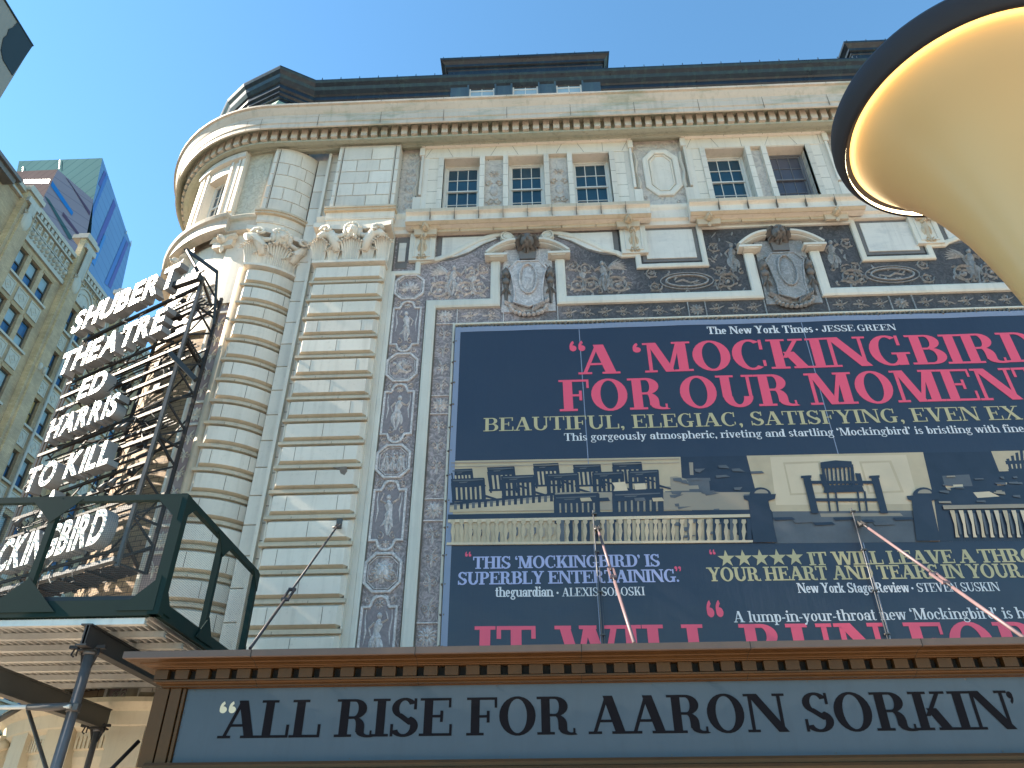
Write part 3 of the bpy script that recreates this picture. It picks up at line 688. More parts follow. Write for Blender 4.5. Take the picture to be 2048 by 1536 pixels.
def window(a, b, kind, bars=True):
    """double-hung sash set back in its opening"""
    z0, z1, y = WZ0+0.02, WZ1-0.02, 0.30
    fm = MB(); w = 0.075; mi = 'sash' if kind == 'cream' else 'sashgrey'
    fm.box(a, a+w, y-0.06, y+0.08, z0, z1); fm.box(b-w, b, y-0.06, y+0.08, z0, z1); fm.box(a+w, b-w, y-0.06, y+0.08, z1-w, z1); fm.box(a+w, b-w, y-0.06, y+0.08, z0, z0+w)
    win = fm.build("window", [mi], T)
    m_ = 21.16
    sa = MB(); i0, i1 = a+w, b-w
    for (p, q, yy) in ((m_, z1-w, y), (19.95, m_+0.06, y+0.045)):
        sa.box(i0, i0+0.05, yy-0.02, yy+0.02, p, q); sa.box(i1-0.05, i1, yy-0.02, yy+0.02, p, q); sa.box(i0+.05, i1-.05, yy-0.022, yy+0.02, p, p+0.055); sa.box(i0+.05, i1-.05, yy-0.022, yy+0.02, q-0.05, q)
        t = 0.013 if kind == 'cream' else 0.008
        for k in (1, 2):
            c = i0+(i1-i0)*k/3; sa.box(c-t, c+t, yy-0.016, yy+0.01, p+.055, q-.05)
        r = (p+q)/2; sa.box(i0+.05, i1-.05, yy-0.0145, yy+0.009, r-t, r+t)
    sa.build("sash", [mi], win)
    MB().box(i0, i1, y+0.012, y+0.018, m_+.03, z1-w).box(i0, i1, y+0.052, y+0.058, 19.95, m_+.03).build("pane", ['glass' if kind == 'cream' else 'glassgrey'], win)
for a, b in win1: window(a, b, 'cream')
window(*win2[0], 'cream'); window(*win2[1], 'grey')
for a, b in win3: window(a, b, 'cream')

def surround(wins, xc, hw, nv):
    """eared stone surround of a window group with voussoir lintel, side consoles and a deep sill on brackets"""
    s = MB(mp=FL(0)); a0, b1 = wins[0][0], wins[-1][1]
    # lintel
    s.ubox(xc-hw-0.02, xc+hw+0.02, 22.40, 22.90, 0.0, 0.16)
    s.band([(xc-hw-0.12, 22.96), (xc+hw+0.12, 22.96)], 0.16, 0.26)
    for sg in (-1, 1):
        x_ = xc+sg*hw
        s.ubox(min(x_, x_+sg*0.17), max(x_, x_+sg*0.17), 22.48, 22.87, 0.0, 0.24)               # upper ear
        s.ubox(min(x_-sg*0.16, x_+sg*0.02), max(x_-sg*0.16, x_+sg*0.02), 19.6, 22.41, 0.0, 0.15)
        s.ubox(min(x_+sg*0.02, x_+sg*0.10), max(x_+sg*0.02, x_+sg*0.10), 20.55, 22.47, 0.0, 0.22)
        s.ubox(min(x_+sg*0.02, x_+sg*0.28), max(x_+sg*0.02, x_+sg*0.28), 19.5, 20.5, 0.0, 0.17) # foot
        s.ribbon([(x_+sg*0.19, 22.35), (x_+sg*0.22, 21.95), (x_+sg*0.16, 21.4), (x_+sg*0.24, 20.9), (x_+sg*0.20, 20.58)], [0.10, 0.16, 0.10, 0.2, 0.14], 0.16, 0.05)
    for a, b in ((xc-hw+.16, a0), (b1, xc+hw-.16)): s.ubox(a, b, WZ0, 22.40, 0.0, 0.14)
    for a, b in wins:                                                                           # jamb strips
        for u in (a-0.17, b): s.ubox(u, u+0.17, WZ0-0.1, 22.39, 0.0, 0.19)
        s.ubox(a, b, 22.37, 22.405, -0.28, 0.14)
    o = s.build("window_surround", ['stone'], T)
    j = MB(mp=FL(0))
    for k in range(nv+1):
        u = xc-hw+0.12+(2*hw-0.24)*k/nv; d = 0.10*(-1 if k % 3 == 0 else 1 if k % 3 == 1 else 0)
        j.prism([(u+d, 22.42), (u+d+0.012, 22.42), (u-d+0.012, 22.88), (u-d, 22.88)], 0.15, 0.163)
    for k in range(nv+3): u = xc-hw+(2*hw)*k/(nv+2); j.ubox(u, u+.012, 22.89, 23.03, .25, .263)
    for v in (20.2, 20.75, 21.3, 21.85):
        for a, b in ((xc-hw+.16, a0-.17), (b1+.17, xc+hw-.16)): j.ubox(a, b, v, v+.012, .13, .143)
        for a, b in wins:
            for u in (a-.17, b): j.ubox(u+.002, u+.168, v+.1, v+.11, .18, .193)
    j.build("joint_line", ['joint'], o)
    # sill
    l = MB(); hs = hw+0.36
    sp = [(0.05, 19.58), (0.56, 19.52), (0.60, 19.48), (0.60, 19.34), (0.53, 19.31), (0.49, 19.28), (0.49, 19.06), (0.53, 19.04), (0.55, 18.98), (0.42, 18.92), (0.2, 18.90)]
    l.sweep(sp, [(xc+hs, 0, 0, -1), (xc-hs, 0, 0, -1)], caps=True)
    so_ = l.build("sill", ['stone'], T)
    t_ = MB(); t_.sweep([(.585, 19.345), (.603, 19.35), (.603, 19.475), (.585, 19.48)], [(xc+hs+.003, 0, 0, -1), (xc-hs-.003, 0, 0, -1)], caps=True)
    t_.sweep([(.50, 19.043), (.553, 18.98), (.45, 18.917), (.42, 18.915)], [(xc+hs+.004, 0, 0, -1), (xc-hs-.004, 0, 0, -1)], caps=True)
    t_.build("sill_edge", ['tan'], so_)
    j = MB(); n = nv+1
    for k in range(1, n): u = xc-hs+2*hs*k/n; j.box(u, u+.013, -.606, -.47, 19.02, 19.48)
    j.build("joint_line", ['joint'], so_)
surround(win1, -0.13, 3.46, 9); surround(win2, X0+0.02, 2.30, 5); surround(win3, 2*X0+0.13, 3.46, 9)
co = MB()                        # plain tan course under the sills
for c, h in ((-0.13, 3.2), (X0, 2.1), (2*X0+.13, 3.2)):
    n = int(h*2/0.92)
    for k in range(n):
        a = c-h+2*h*k/n; co.block(a, a+2*h/n-.012, 18.78, 18.93, .20, .25, .01, mp=FL(0))
co.build("plain_course", ['tan'], T)

# ---- winged heads under the sill ends
def cherub(xc, zc, r=0.26):
    c = MB(mp=FL(0.22))
    c.prism([(xc-0.34, zc-0.24), (xc+0.34, zc-0.24), (xc+0.40, zc+0.22), (xc-0.40, zc+0.22)], 0.0, 0.10)
    for sg in (-1, 1):
        for k in range(4): c.leaf(xc+sg*0.10, zc-0.06+0.03*k, pi/2-sg*(0.55+0.28*k), 0.42, 0.13, 0.09, 0.10, bend=-sg*0.5)
    c.mask(xc, zc, 0.20, 0.20, 0.12, mane=False)
    for k in range(7): c.leaf(xc+0.11*cos(0.3+k*0.4), zc+0.1*sin(0.3+k*0.4), 0.3+k*0.4, 0.11, 0.07, 0.1, 0.14)
    c.leaf(xc, zc-0.18, -pi/2, 0.18, 0.12, 0.08, 0.1)
    c.build("cherub_head", ['tan'], T)
def herm(xc, z0, z1):
    b = MB(mp=FL(0.02)); w = 0.40
    b.ubox(xc-w, xc+w, z0, z1, 0.0, 0.14); b.band([(xc-.25, z0+.14), (xc+.25, z0+.14), (xc+.25, z1-.12), (xc-.25, z1-.12)], 0.05, 0.03, True, 0.14)
    p = b.build("herm_panel", ['white'], T)
    f = MB(mp=FL(0.16)); zm = (z0+z1)/2
    f.mask(xc, zm+0.34, 0.17, 0.14, 0.0, mane=False)
    for sg in (-1, 1):
        f.leaf(xc, zm+0.38, pi/2-sg*1.0, 0.30, 0.16, 0.10, 0, bend=-sg*0.9); f.leaf(xc+sg*.04, zm+0.16, -pi/2+sg*0.35, 0.4, 0.13, 0.09, 0, bend=-sg*0.5)
        f.scroll(xc+sg*0.11, zm-0.46, 0.09, 1.1, pi/2, sg, .04, .07, leaves=False)
    f.ribbon([(xc, zm+.2), (xc, zm-.1), (xc, zm-.52)], [.2, .15, .07], .14)
    f.build("carved_mask", ['tan'], p)
cherubs = [px(851, 456, .35), px(1256, 440, .35), px(1417, 435, .35), px(1672, 425, .35)]
for q in cherubs: cherub(q[0], q[1])
for q in (2*X0-cherubs[0][0], 2*X0-cherubs[1][0]): cherub(q, cherubs[0][1])
for c in (-3.42, 3.12): herm(c, 17.70, 18.84); herm(2*X0-c, 17.70, 18.84)

# ---- big carved field of the front
gf = MB(mp=FL(0)); gf.ubox(-4.36, 2*X0+4.36, 15.18, 18.85, 0.0, 0.012); gf.ubox(-4.36, -2.2, 3.0, 15.18, 0.0, 0.012); gf.ubox(2*X0+2.2, 2*X0+4.36, 3.0, 15.18, 0.0, 0.012)
gf.build("carved_field", ['ground'], T)
wh = MB(mp=FL(0.01))
OL = [(-4.28, 3.0), (-4.28, 17.33)]
wh.ubox(-4.50, -4.33, 3.0, 18.85, 0.0, 0.10)                      # plain light strip beside the pilaster
# white framing band: stepped and S-curved over the side bays, square round the middle bay
S_ = [(785.5, 547), (834.7, 547), (836, 525), (875.7, 518), (903, 509), (930, 494), (957.7, 480), (985, 472), (1008, 466)]
left = [px(x, y, .06) for x, y in S_]
zt = left[0][1]
left = [(-4.27, 3.0), (-4.27, zt), (left[1][0], zt), (left[1][0], left[2][1]+.02)]+left[3:]
axis1 = -0.16
rightpart = [(2*axis1-x, z) for x, z in reversed(left[4:])]
r2 = [px(x, y, .06) for x, y in ((1244.7, 514), (1276, 514), (1279, 533), (1423, 530), (1396, 449))]
sq_in = r2[4][0]
mid = [(r2[0][0], left[3][1]), (r2[1][0], left[3][1]), (r2[1][0], r2[2][1]), (sq_in, r2[2][1]), (sq_in, 18.88)]
wh.band(left, 0.17, 0.09); wh.band(rightpart+mid, 0.17, 0.09)
wh.band([(sq_in, 18.80), (2*X0-sq_in, 18.80)], 0.17, 0.088)
wh.band([(2*X0-x, z) for x, z in reversed(rightpart+mid)], 0.17, 0.09); wh.band([(2*X0-x, z) for x, z in left], 0.17, 0.09)
for c in (axis1, 2*X0-axis1):
    for sg in (-1, 1):
        wh.blob(c+sg*0.62, 18.60, 0.02, 0.23, 0.23, 0.13, n=16)
        n = 22; wh.band([(c+sg*0.62+(.21-.006*i)*cos(pi/2-sg*i*.45), 18.60+(.21-.006*i)*sin(pi/2-sg*i*.45)) for i in range(n)], 0.05, 0.16)
# inner thick band: left jamb, then across the top, broken by the cartouches
IB = 0.30; xl = -3.03
def cart_gap(c): return c-1.02, c+1.02
ca, cb, cc_ = axis1, X0-0.05, 2*X0-axis1
wh.band([(xl, 3.0), (xl, 15.98), (ca-0.98, 15.98), (ca-0.98, 17.58)], IB, 0.11)
wh.band([(ca+0.98, 17.58), (ca+0.98, 15.98), (cb-0.98, 15.98), (cb-0.98, 17.58)], IB, 0.11)
wh.band([(cb+0.98, 17.58), (cb+0.98, 15.98), (cc_-0.98, 15.98), (cc_-0.98, 17.58)], IB, 0.11)
wh.band([(cc_+0.98, 17.58), (cc_+0.98, 15.98), (2*X0-xl, 15.98), (2*X0-xl, 3.0)], IB, 0.11)
wh.band([(-2.32, 3.0), (-2.32, 15.20), (2*X0+2.32, 15.20), (2*X0+2.32, 3.0)], 0.08, 0.10)
wh.build("white_framing_band", ['white'], T)
th_ = MB(mp=FL(0.01))            # thin dark grooves along the bands
th_.band([(-4.17, 3.0), (-4.17, zt-.10)], .02, .05); th_.band([(-3.20, 3.0), (-3.20, 16.14)], .02, .05); th_.band([(-2.86, 3), (-2.86, 15.8)], .02, .05)
th_.band([(-4.31, 3), (-4.31, 18.8)], .03, .03)
th_.build("dark_groove", ['joint'], T)

# ---- plain marble slabs above the scroll bands
def slab(P, k=0.86):
    d_ = MB(mp=FL(0)).prism(P, 0.012, 0.03).build("sooty_border", ['darkstone'], T); c = (sum(p[0] for p in P)/len(P), sum(p[1] for p in P)/len(P))
    MB(mp=FL(0)).prism([(c[0]+(u-c[0])*k, c[1]+(v-c[1])*(k-.02)) for u, v in P], 0.02, 0.06).build("marble_slab", ['slab'], d_)
a, b = r2[1][0]+.12, sq_in-.10
for f in (lambda u: u, lambda u: 2*X0-u):
    slab([(f(a+.03), 17.42), (f(b), 17.42), (f(b), 18.83), (f(a+.03), 18.83)])
    for g in (lambda u: u, lambda u: 2*axis1-u): slab([(f(g(-2.98)), 17.72), (f(g(-2.45)), 17.80), (f(g(-2.0)), 18.0), (f(g(-1.45)), 18.42), (f(g(-0.95)), 18.66), (f(g(-1.05)), 18.80), (f(g(-2.98)), 18.80)], 0.84)
slab([(-4.24, 17.50), (-3.88, 17.50), (-3.88, 18.80), (-4.24, 18.80)], 0.62)

# ---- cartouches: medallion between colonnettes under a broken pediment with a lion's head
def cartouche(c, dark):
    b = MB(mp=FL(0.0))
    for sg in (-1, 1):
        b.ubox(c+sg*0.93-0.22, c+sg*0.93+0.22, 17.60, 17.70, 0.0, 0.30)           # entablature ends
        arc = [(c+sg*(1.26-0.0*i), 0) for i in range(1)]
        P = [(c+sg*(1.26-0.90*t), 17.80+0.50*sin(t*pi/2)**0.9) for t in [i/9 for i in range(10)]]
        b.band(P, 0.13, 0.32, side=0); b.band([(u, v-0.10) for u, v in P], 0.05, 0.22)
        b.ubox(min(c+sg*1.30, c+sg*0.62), max(c+sg*1.30, c+sg*0.62), 17.64, 17.72, 0, 0.34)
    o = b.build("cartouche", ['white'], T)
    d = MB(mp=FL(0.0))
    d.prism([(c-0.80, 15.62), (c+0.80, 15.62), (c+0.72, 18.1), (c-0.72, 18.1)], 0.0, 0.05)
    S = [(c-0.42, 15.9), (c, 15.72), (c+0.42, 15.9), (c+0.40, 16.3), (c+0.48, 16.9), (c+0.56, 17.2), (c+0.34, 17.5), (c-0.34, 17.5), (c-0.56, 17.2), (c-0.48, 16.9), (c-0.40, 16.3)]
    d.prism(S, 0.05, 0.16); d.band(S, 0.06, 0.05, True, 0.14)
    d.band([(c+0.26*cos(2*pi*k/24), 16.78+0.58*sin(2*pi*k/24)) for k in range(24)], 0.06, 0.07, True, 0.16)
    d.blob(c, 16.78, 0.14, 0.22, 0.53, 0.06, n=16)
    for sg in (-1, 1):
        for k in range(8): d.leaf(c+sg*(0.1+0.06*k), 15.58+0.045*k, sg*0.5+(pi if sg < 0 else 0)+0.5, 0.26, 0.10, 0.12, 0.1, bend=sg*1.2)
        d.scroll(c+sg*0.45, 15.86, 0.15, 1.3, pi/2, sg, .06, .1, .08); d.scroll(c+sg*0.5, 17.26, 0.12, 1.2, -pi/2, sg, .05, .1, .1)
    for k in range(13):
        a = pi+pi*k/12; d.blob(c+0.52*cos(a), 15.78+0.30*sin(a), 0.06, 0.075, 0.06, 0.12, n=7, m=3)
    d.build("medallion", ['relief'], o)
    e = MB(mp=FL(0.0))
    for sg in (-1, 1):
        u = c+sg*0.66
        e.ribbon([(u, 17.26), (u, 16.9), (u, 16.55), (u, 16.1), (u, 15.9)], [.24, .26, .20, .14, .12], .20, .02)
        e.blob(u, 17.02, .16, .10, .13, .12, n=8); e.blob(u, 16.72, .14, .12, .12, .1, n=8)
        for k in (-1, 1): e.leaf(u, 16.86, pi/2+k*1.1, .2, .09, .1, .12, bend=-k); e.leaf(u, 16.5, -pi/2+k*.5, .3, .09, .08, .1)
    e.build("colonnette", ['darkstone'], o)
    m_ = MB(mp=FL(0.12)); m_.prism([(c-.24, 17.6), (c+.24, 17.6), (c+.3, 18.45), (c-.3, 18.45)], -.1, .05); m_.mask(c, 18.22, 0.38, 0.34, 0.03)
    m_.build("lion_mask", ['darkstone'], o)
for c in (ca, cb, cc_): cartouche(c, 0)

# ---- low relief: octagons, figure panels, rosettes and scrolls
def octagon(rl, u, v, hw, hh, kind, mp):
    c = hw*0.52; P = [(u-hw+c, v-hh), (u+hw-c, v-hh), (u+hw, v-hh+c), (u+hw, v+hh-c), (u+hw-c, v+hh), (u-hw+c, v+hh), (u-hw, v+hh-c), (u-hw, v-hh+c)]
    rl.band(P, 0.075, 0.055, True, 0.0, mp=mp); rl.band([(u+(a-u)*.84, v+(b-v)*.84) for a, b in P], 0.022, 0.03, True, 0, mp=mp)
    if kind == 0:
        for k in range(9): rl.leaf(u+.05*cos(k*.393), v-.1+.05*sin(k*.393), k*0.393, .30, .09, .05, 0, mp=mp, bend=.25*(4-k)/4)
        rl.scroll(u-.16, v-.17, .10, 1.2, 0, 1, .03, .04, mp=mp); rl.scroll(u+.16, v-.17, .10, 1.2, pi, -1, .03, .04, mp=mp)
    elif kind == 1:      # crouching winged beast
        rl.ribbon([(u+.26, v-.10), (u+.14, v-.16), (u-.02, v-.08), (u-.12, v+.06), (u-.06, v+.18), (u+.02, v+.20)], [.05, .10, .16, .14, .10, .05], .07, 0, mp=mp)
        for k in range(5): rl.leaf(u+.02, v-.02+.02*k, .3+.3*k, .26, .07, .05, 0, mp=mp, bend=.5)
        rl.ribbon([(u-.05, v-.08), (u-.14, v-.2), (u-.24, v-.17)], .05, .05, 0, mp=mp); rl.scroll(u+.22, v-.05, .09, 1.2, 0, 1, .035, .04, mp=mp, leaves=False); rl.blob(u-.22, v+.14, 0, .06, .05, .05, mp=mp)
    elif kind == 2:      # standing group
        for k in (-1, 0, 1): rl.figure(u+k*.17, v-.3, .56, .05, mp=mp, flip=1 if k >= 0 else -1)
        for k in (-1, 1): rl.leaf(u+k*.3, v-.25, pi/2+k*.2, .5, .07, .04, mp=mp)
    else:
        rl.mask(u, v+.02, .26, .09, mp=mp)
        for k in (-1, 1): rl.scroll(u+k*.27, v-.12, .12, 1.4, pi/2, k, .04, .05, mp=mp)
def figure_panel(rl, u, v0, v1, hw, k, mp):
    r = 0.20; P = []
    P += [(u-hw, v0+.02), (u-r-.03, v0+.02)]+[(u-r*cos(pi*i/8), v0-.04-r*.95*sin(pi*i/8)) for i in range(9)]+[(u+r+.03, v0+.02), (u+hw, v0+.02)]
    P += [(u+hw, v1-.02), (u+r+.03, v1-.02)]+[(u+r*cos(pi*i/8), v1+.04+r*.95*sin(pi*i/8)) for i in range(9)]+[(u-r-.03, v1-.02), (u-hw, v1-.02)]
    rl.band(P, 0.065, 0.05, True, 0, mp=mp)
    rl.rosette(u, v0-.06, .11, .04, 0, mp=mp, n=8); rl.rosette(u, v1+.05, .11, .04, 0, mp=mp, n=8)
    rl.figure(u, v0+.12, (v1-v0)*.84, .075, 0, mp=mp, flip=1 if k % 2 else -1, arms=k % 3)
    for sg in (-1, 1):
        rl.ribbon([(u+sg*(hw-.10), v0+.5), (u+sg*(hw-.13), v0+.8), (u+sg*(hw-.09), v0+1.1), (u+sg*(hw-.11), v0+1.35)], [.03, .07, .05, .03], .03, 0, mp=mp)
        for q in (v0-.17, v1+.17): rl.scroll(u+sg*(hw-.11), q, .09, 1.2, random.uniform(0, 6), sg, .035, .035, 0, mp=mp); rl.leaf(u+sg*(hw-.2), q, pi/2+sg*.8, .16, .06, .03, mp=mp)
def arabesque(rl, u, v0, v1, hw, mp):
    n = max(2, int((v1-v0)/(hw*2.2))); st = (v1-v0)/n
    for i in range(n):
        v = v0+st*(i+.5); sg = 1 if i % 2 else -1
        for k in (-1, 1):
            rl.scroll(u+k*hw*.45, v, hw*.42, 1.25, pi/2 if i % 2 else -pi/2, k*sg, hw*.15, .035, 0, mp=mp)
        rl.leaf(u, v-st*.4, pi/2, st*.5, hw*.3, .04, 0, mp=mp); rl.leaf(u, v+st*.1, pi/2+.5*sg, st*.4, hw*.2, .035, 0, mp=mp)
def arabesque_h(rl, u0, u1, v, hw, mp): arabesque(rl, 0, u0, u1, hw, lambda a, b, c: mp(b, v+a, c))
pl = MB(mp=FL(0)); rl = MB(mp=FL(0.012)); mpF = FL(0.012)
uc = -3.73
octs = [16.72-2.95*k for k in range(5)]
kinds = [0, 1, 2, 3, 0]
for k, v in enumerate(octs):
    for s_, U in ((1, uc), (-1, 2*X0-uc)):
        q_ = MB(mp=FL(0.012)); octagon(q_, U, v, 0.42, 0.46, kinds[k], mpF); q_.build("octagon_medallion", ['relief'], T)
for k, (a, b) in enumerate(zip(octs, octs[1:])):
    for U in (uc, 2*X0-uc):
        q_ = MB(mp=FL(0)).ubox(U-.38, U+.38, b+.78, a-.80, .012, .022).build("figure_panel", ['plainground'], T); q2 = MB(mp=FL(0.012)); figure_panel(q2, U, b+.78, a-.80, .40, k, mpF); q2.build("relief_figure", ['relief'], q_)
# narrow inner strip with rosettes, and the strip over the banner
uu = -2.60
zs = [15.56-3.06*k for k in range(4)]
for k, v in enumerate(zs):
    for U in (uu, 2*X0-uu):
        rl.rosette(U, v, .24, .05, mp=mpF); rl.band([(U-.27, v-.29), (U+.27, v-.29)], .035, .04, mp=mpF); rl.band([(U-.27, v+.29), (U+.27, v+.29)], .035, .04, mp=mpF)
        if k+1 < len(zs): arabesque(rl, U, zs[k+1]+.33, v-.33, .23, mpF)
for a, b in ((-2.2, -0.95), (0.75, 4.4), (5.0, 6.6), (8.5, 10.2), (10.9, 14.3), (15.2, 17.3)): arabesque_h(rl, a, b, 15.55, .23, mpF)
for u in (-2.25, -.9, .68, 4.45, 4.95, 6.65, 8.42, 10.2, 10.85, 14.35): rl.band([(u, 15.27), (u, 15.80)], .035, .04, mp=mpF)
rl.rosette(4.7, 15.53, .22, .05, mp=mpF); rl.rosette(10.5, 15.53, .22, .05, mp=mpF)
# scroll fields beside the cartouches
def side_field(f, a, b, top):
    mp = lambda u, v, w: mpF(f(u), v, w)
    w = b-a
    rl.figure(a+w*.36, 16.30, 1.25, .11, mp=mp, flip=1, arms=1)
    for k in range(6): rl.leaf(a+w*.30, 17.1+.03*k, 2.0+.22*k, .62, .12, .06, mp=mp, bend=.5)
    rl.scroll(a+w*.16, 16.55, .36, 1.8, 0, 1, .075, .08, mp=mp); rl.scroll(a+w*.58, 16.58, .30, 1.7, pi, -1, .065, .07, mp=mp); rl.scroll(a+w*.80, 16.62, .30, 1.6, pi/2, 1, .06, .07, mp=mp)
    rl.scroll(a+w*.66, 17.28, .24, 1.6, 0, -1, .05, .06, mp=mp); rl.scroll(a+w*.86, 17.35, .2, 1.4, 2, 1, .05, .06, mp=mp)
    rl.ribbon([(a+w*.70, 17.05), (a+w*.70, 16.8), (a+w*.70, 16.35)], [.22, .05, .14], .08, mp=mp)
    for k in range(26):
        u = a+w*random.uniform(.04, .97); v = random.uniform(16.25, 17.35); rl.leaf(u, v, random.uniform(0, 6.28), random.uniform(.14, .3), random.uniform(.05, .09), .045, mp=mp, bend=random.uniform(-2, 2))
for f in (lambda u: u, lambda u: 2*X0-u):
    side_field(f, -3.1, -1.25, 17.3)
    side_field(lambda u: f(2*ca-u), -3.1, -1.25, 17.3)
    # oval tablet between bays
    c = 4.55; rl.band([(f(c+.62*cos(t)*(1.0)), 16.62+.22*sin(t)) for t in [2*pi*k/28 for k in range(28)]], .05, .06, True, mp=mpF)
    rl.band([(f(c+.78*cos(t)), 16.62+.32*sin(t)) for t in [2*pi*k/28 for k in range(28)]], .03, .04, True, mp=mpF)
    rl.ribbon([(f(c-.35), 16.6), (f(c-.1), 16.68), (f(c+.1), 16.56), (f(c+.36), 16.64)], [.05, .09, .07, .03], .05, mp=mpF)
    for k in (-1, 1): rl.scroll(f(c+k*.95), 16.45, .2, 1.5, 0, k, .05, .06, mp=mpF); rl.scroll(f(c+k*1.0), 16.95, .18, 1.4, 2, -k, .05, .05, mp=mpF)
    rl.figure(f(6.05), 16.9, 1.2, .09, mp=mpF, flip=1); rl.scroll(f(5.75), 16.55, .32, 1.8, 0, 1, .06, .08, mp=mpF); rl.scroll(f(5.55), 17.9, .2, 1.4, 1, 1, .05, .06, mp=mpF)
    for k in range(34):
        u, v = random.choice(((random.uniform(5.3, 6.3), random.uniform(16.2, 18.6)), (random.uniform(3.4, 5.6), random.uniform(16.22, 17.1))))
        rl.leaf(f(u), v, random.uniform(0, 6.28), random.uniform(.12, .3), random.uniform(.04, .08), .04, mp=mpF, bend=random.uniform(-2, 2))
rl.build("low_relief_ornament", ['relief'], T)
# ---- rusticated pilasters: one flat, one bowed, both under capitals with rams and a head
def pilaster(name, mp, u0, u1, seg, stagger, label_mats=('stone', 'tan', 'joint')):
    p = MB(mp=mp); per = 0.685; top = 17.36
    p.ubox(u0+.03, u1-.03, 4.5, top, -0.35, 0.0, 0, seg=seg)
    k = 0
    while top-per*k > 5.0:
        z1 = top-per*k-0.045; z0 = top-per*(k+1)+0.075
        p.block(u0+.06, u1-.06, z0, z1, 0.0, 0.135, 0.085, 0, bot=1, seg=seg)  # tan bottom bevel: warm light bounced from below, painted in
        # roll between the courses
        for a, b, w0, w1 in ((z0-.055, z0-.005, 0.0, .085), (z0-.115, z0-.055, 0, .12)):
            p.ubox(u0-.005, u1+.005, a, b, w0, w1, 1, seg=seg)
        # joints
        W = u1-u0
        js = [0.5] if k % 2 == 0 else [0.20, 0.80]
        for f in js:
            c = u0+.06+(W-.12)*f; p.prism([(c, z0+.09), (c+.012, z0+.09), (c+.012, z1-.09), (c, z1-.09)], .13, .1385, 2)
        for f in ([0.3] if k % 2 else [0.62]):
            c = u0+W*f; p.prism([(c, z0-.115), (c+.012, z0-.115), (c+.012, z0-.06), (c, z0-.06)], .1, .1235, 2)
        k += 1
    return p.build(name, list(label_mats), T)
def capital(mp, u0, u1, seg):
    b = MB(mp=mp); c = (u0+u1)/2; W = u1-u0
    b.ubox(u0-.05, u1+.05, 17.36, 17.45, -.2, .22, 0, seg=seg)
    b.ubox(u0+.02, u1-.02, 17.45, 18.75, -.3, 0.04, 0, seg=seg)
    # abacus, hollowed towards the middle
    n = 12
    for k in range(n):
        a, d = u0-.14+(W+.28)*k/n, u0-.14+(W+.28)*(k+1)/n
        f = lambda u: 0.40-0.16*sin(pi*(u-u0+.14)/(W+.28))
        vs = [(u, v, w) for u in (a, d) for v in (18.70, 18.88) for w in (-.2, f(u))]
        b.add(vs, [(1, 5, 7, 3), (0, 4, 5, 1), (2, 3, 7, 6), (0, 2, 6, 4)]+([(0, 1, 3, 2)] if k == 0 else [])+([(4, 6, 7, 5)] if k == n-1 else []))
    o = b.build("capital", ['stone'], T)
    l = MB(mp=mp)
    def acanthus(u, h, wd, reach):
        for q in range(-4, 5):            # fluted fingers fanning out and curling forward
            t = q/4; pts = []; n = 9
            hh = h*(1-0.22*abs(t)**1.5)
            for i in range(n+1):
                s_ = i/n; a = s_*1.0
                uu = u+t*wd*(0.62+0.10*s_+0.34*s_**2.5); vv = 17.45+hh*min(1, s_*1.12)-(0.12*h*max(0, s_-.85)/.15)
                ww = 0.05+reach*(0.15*s_+0.85*s_**3)
                pts.append((uu, vv, ww))
            r = wd*0.10
            l.tube(pts, [r*(0.75+0.6*sin(pi*min(1, i/n*0.9))) for i in range(n+1)], 6)
            if q: l.tube([pts[-3], (pts[-3][0]+t*0.10, pts[-3][1]+0.02, pts[-3][2]+.03), (pts[-3][0]+t*0.13, pts[-3][1]-0.07, pts[-3][2]+.05)], [r*1.1, r*.9, r*.3], 5)
    acanthus(c, .98, .34, .30)
    for sg in (-1, 1):
        acanthus(c+sg*W*.46, .92, .26, .34)
        acanthus(c+sg*W*.25, .62, .20, .20)
    l.build("acanthus_leaf_row", ['stone'], o)
    r = MB(mp=mp)
    for sg in (-1, 1):                    # ram's body bending to the corner, with a curled horn
        r.tube([(c+sg*.42, 17.85, .12), (c+sg*.50, 18.2, .20), (c+sg*.66, 18.45, .26), (c+sg*.88, 18.45, .28), (c+sg*W*.47, 18.30, .34)], [.10, .17, .18, .14, .09], 10)
        r.tube([(c+sg*W*.36+sg*.20*cos(a*.8)*(1-a/9), 18.55+.20*sin(a*.8)*(1-a/9), .34+.02*a) for a in range(8)], [.085-.007*a for a in range(8)], 8)
        r.tube([(c+sg*.20, 18.50, .22), (c+sg*.42, 18.38, .24), (c+sg*.60, 18.52, .22)], [.07, .10, .07], 7)
    r.blob(c, 18.62, .12, .24, .32, .30, n=12); r.blob(c, 18.56, .38, .07, .10, .08, n=8)
    for k in (-1, 1):
        r.blob(c+k*.09, 18.68, .37, .05, .035, .05, n=7); r.blob(c+k*.22, 18.58, .2, .10, .22, .14, n=8); r.leaf(c+k*.06, 18.44, -pi/2+k*.3, .24, .14, .12, .28, bend=k*.4)
    for k in range(9): a = pi*k/8; r.blob(c+.22*cos(a), 18.72+.18*sin(a), .2, .09, .09, .16, n=7, m=3)
    r.build("ram_and_head_carving", ['stone'], o)
    return o
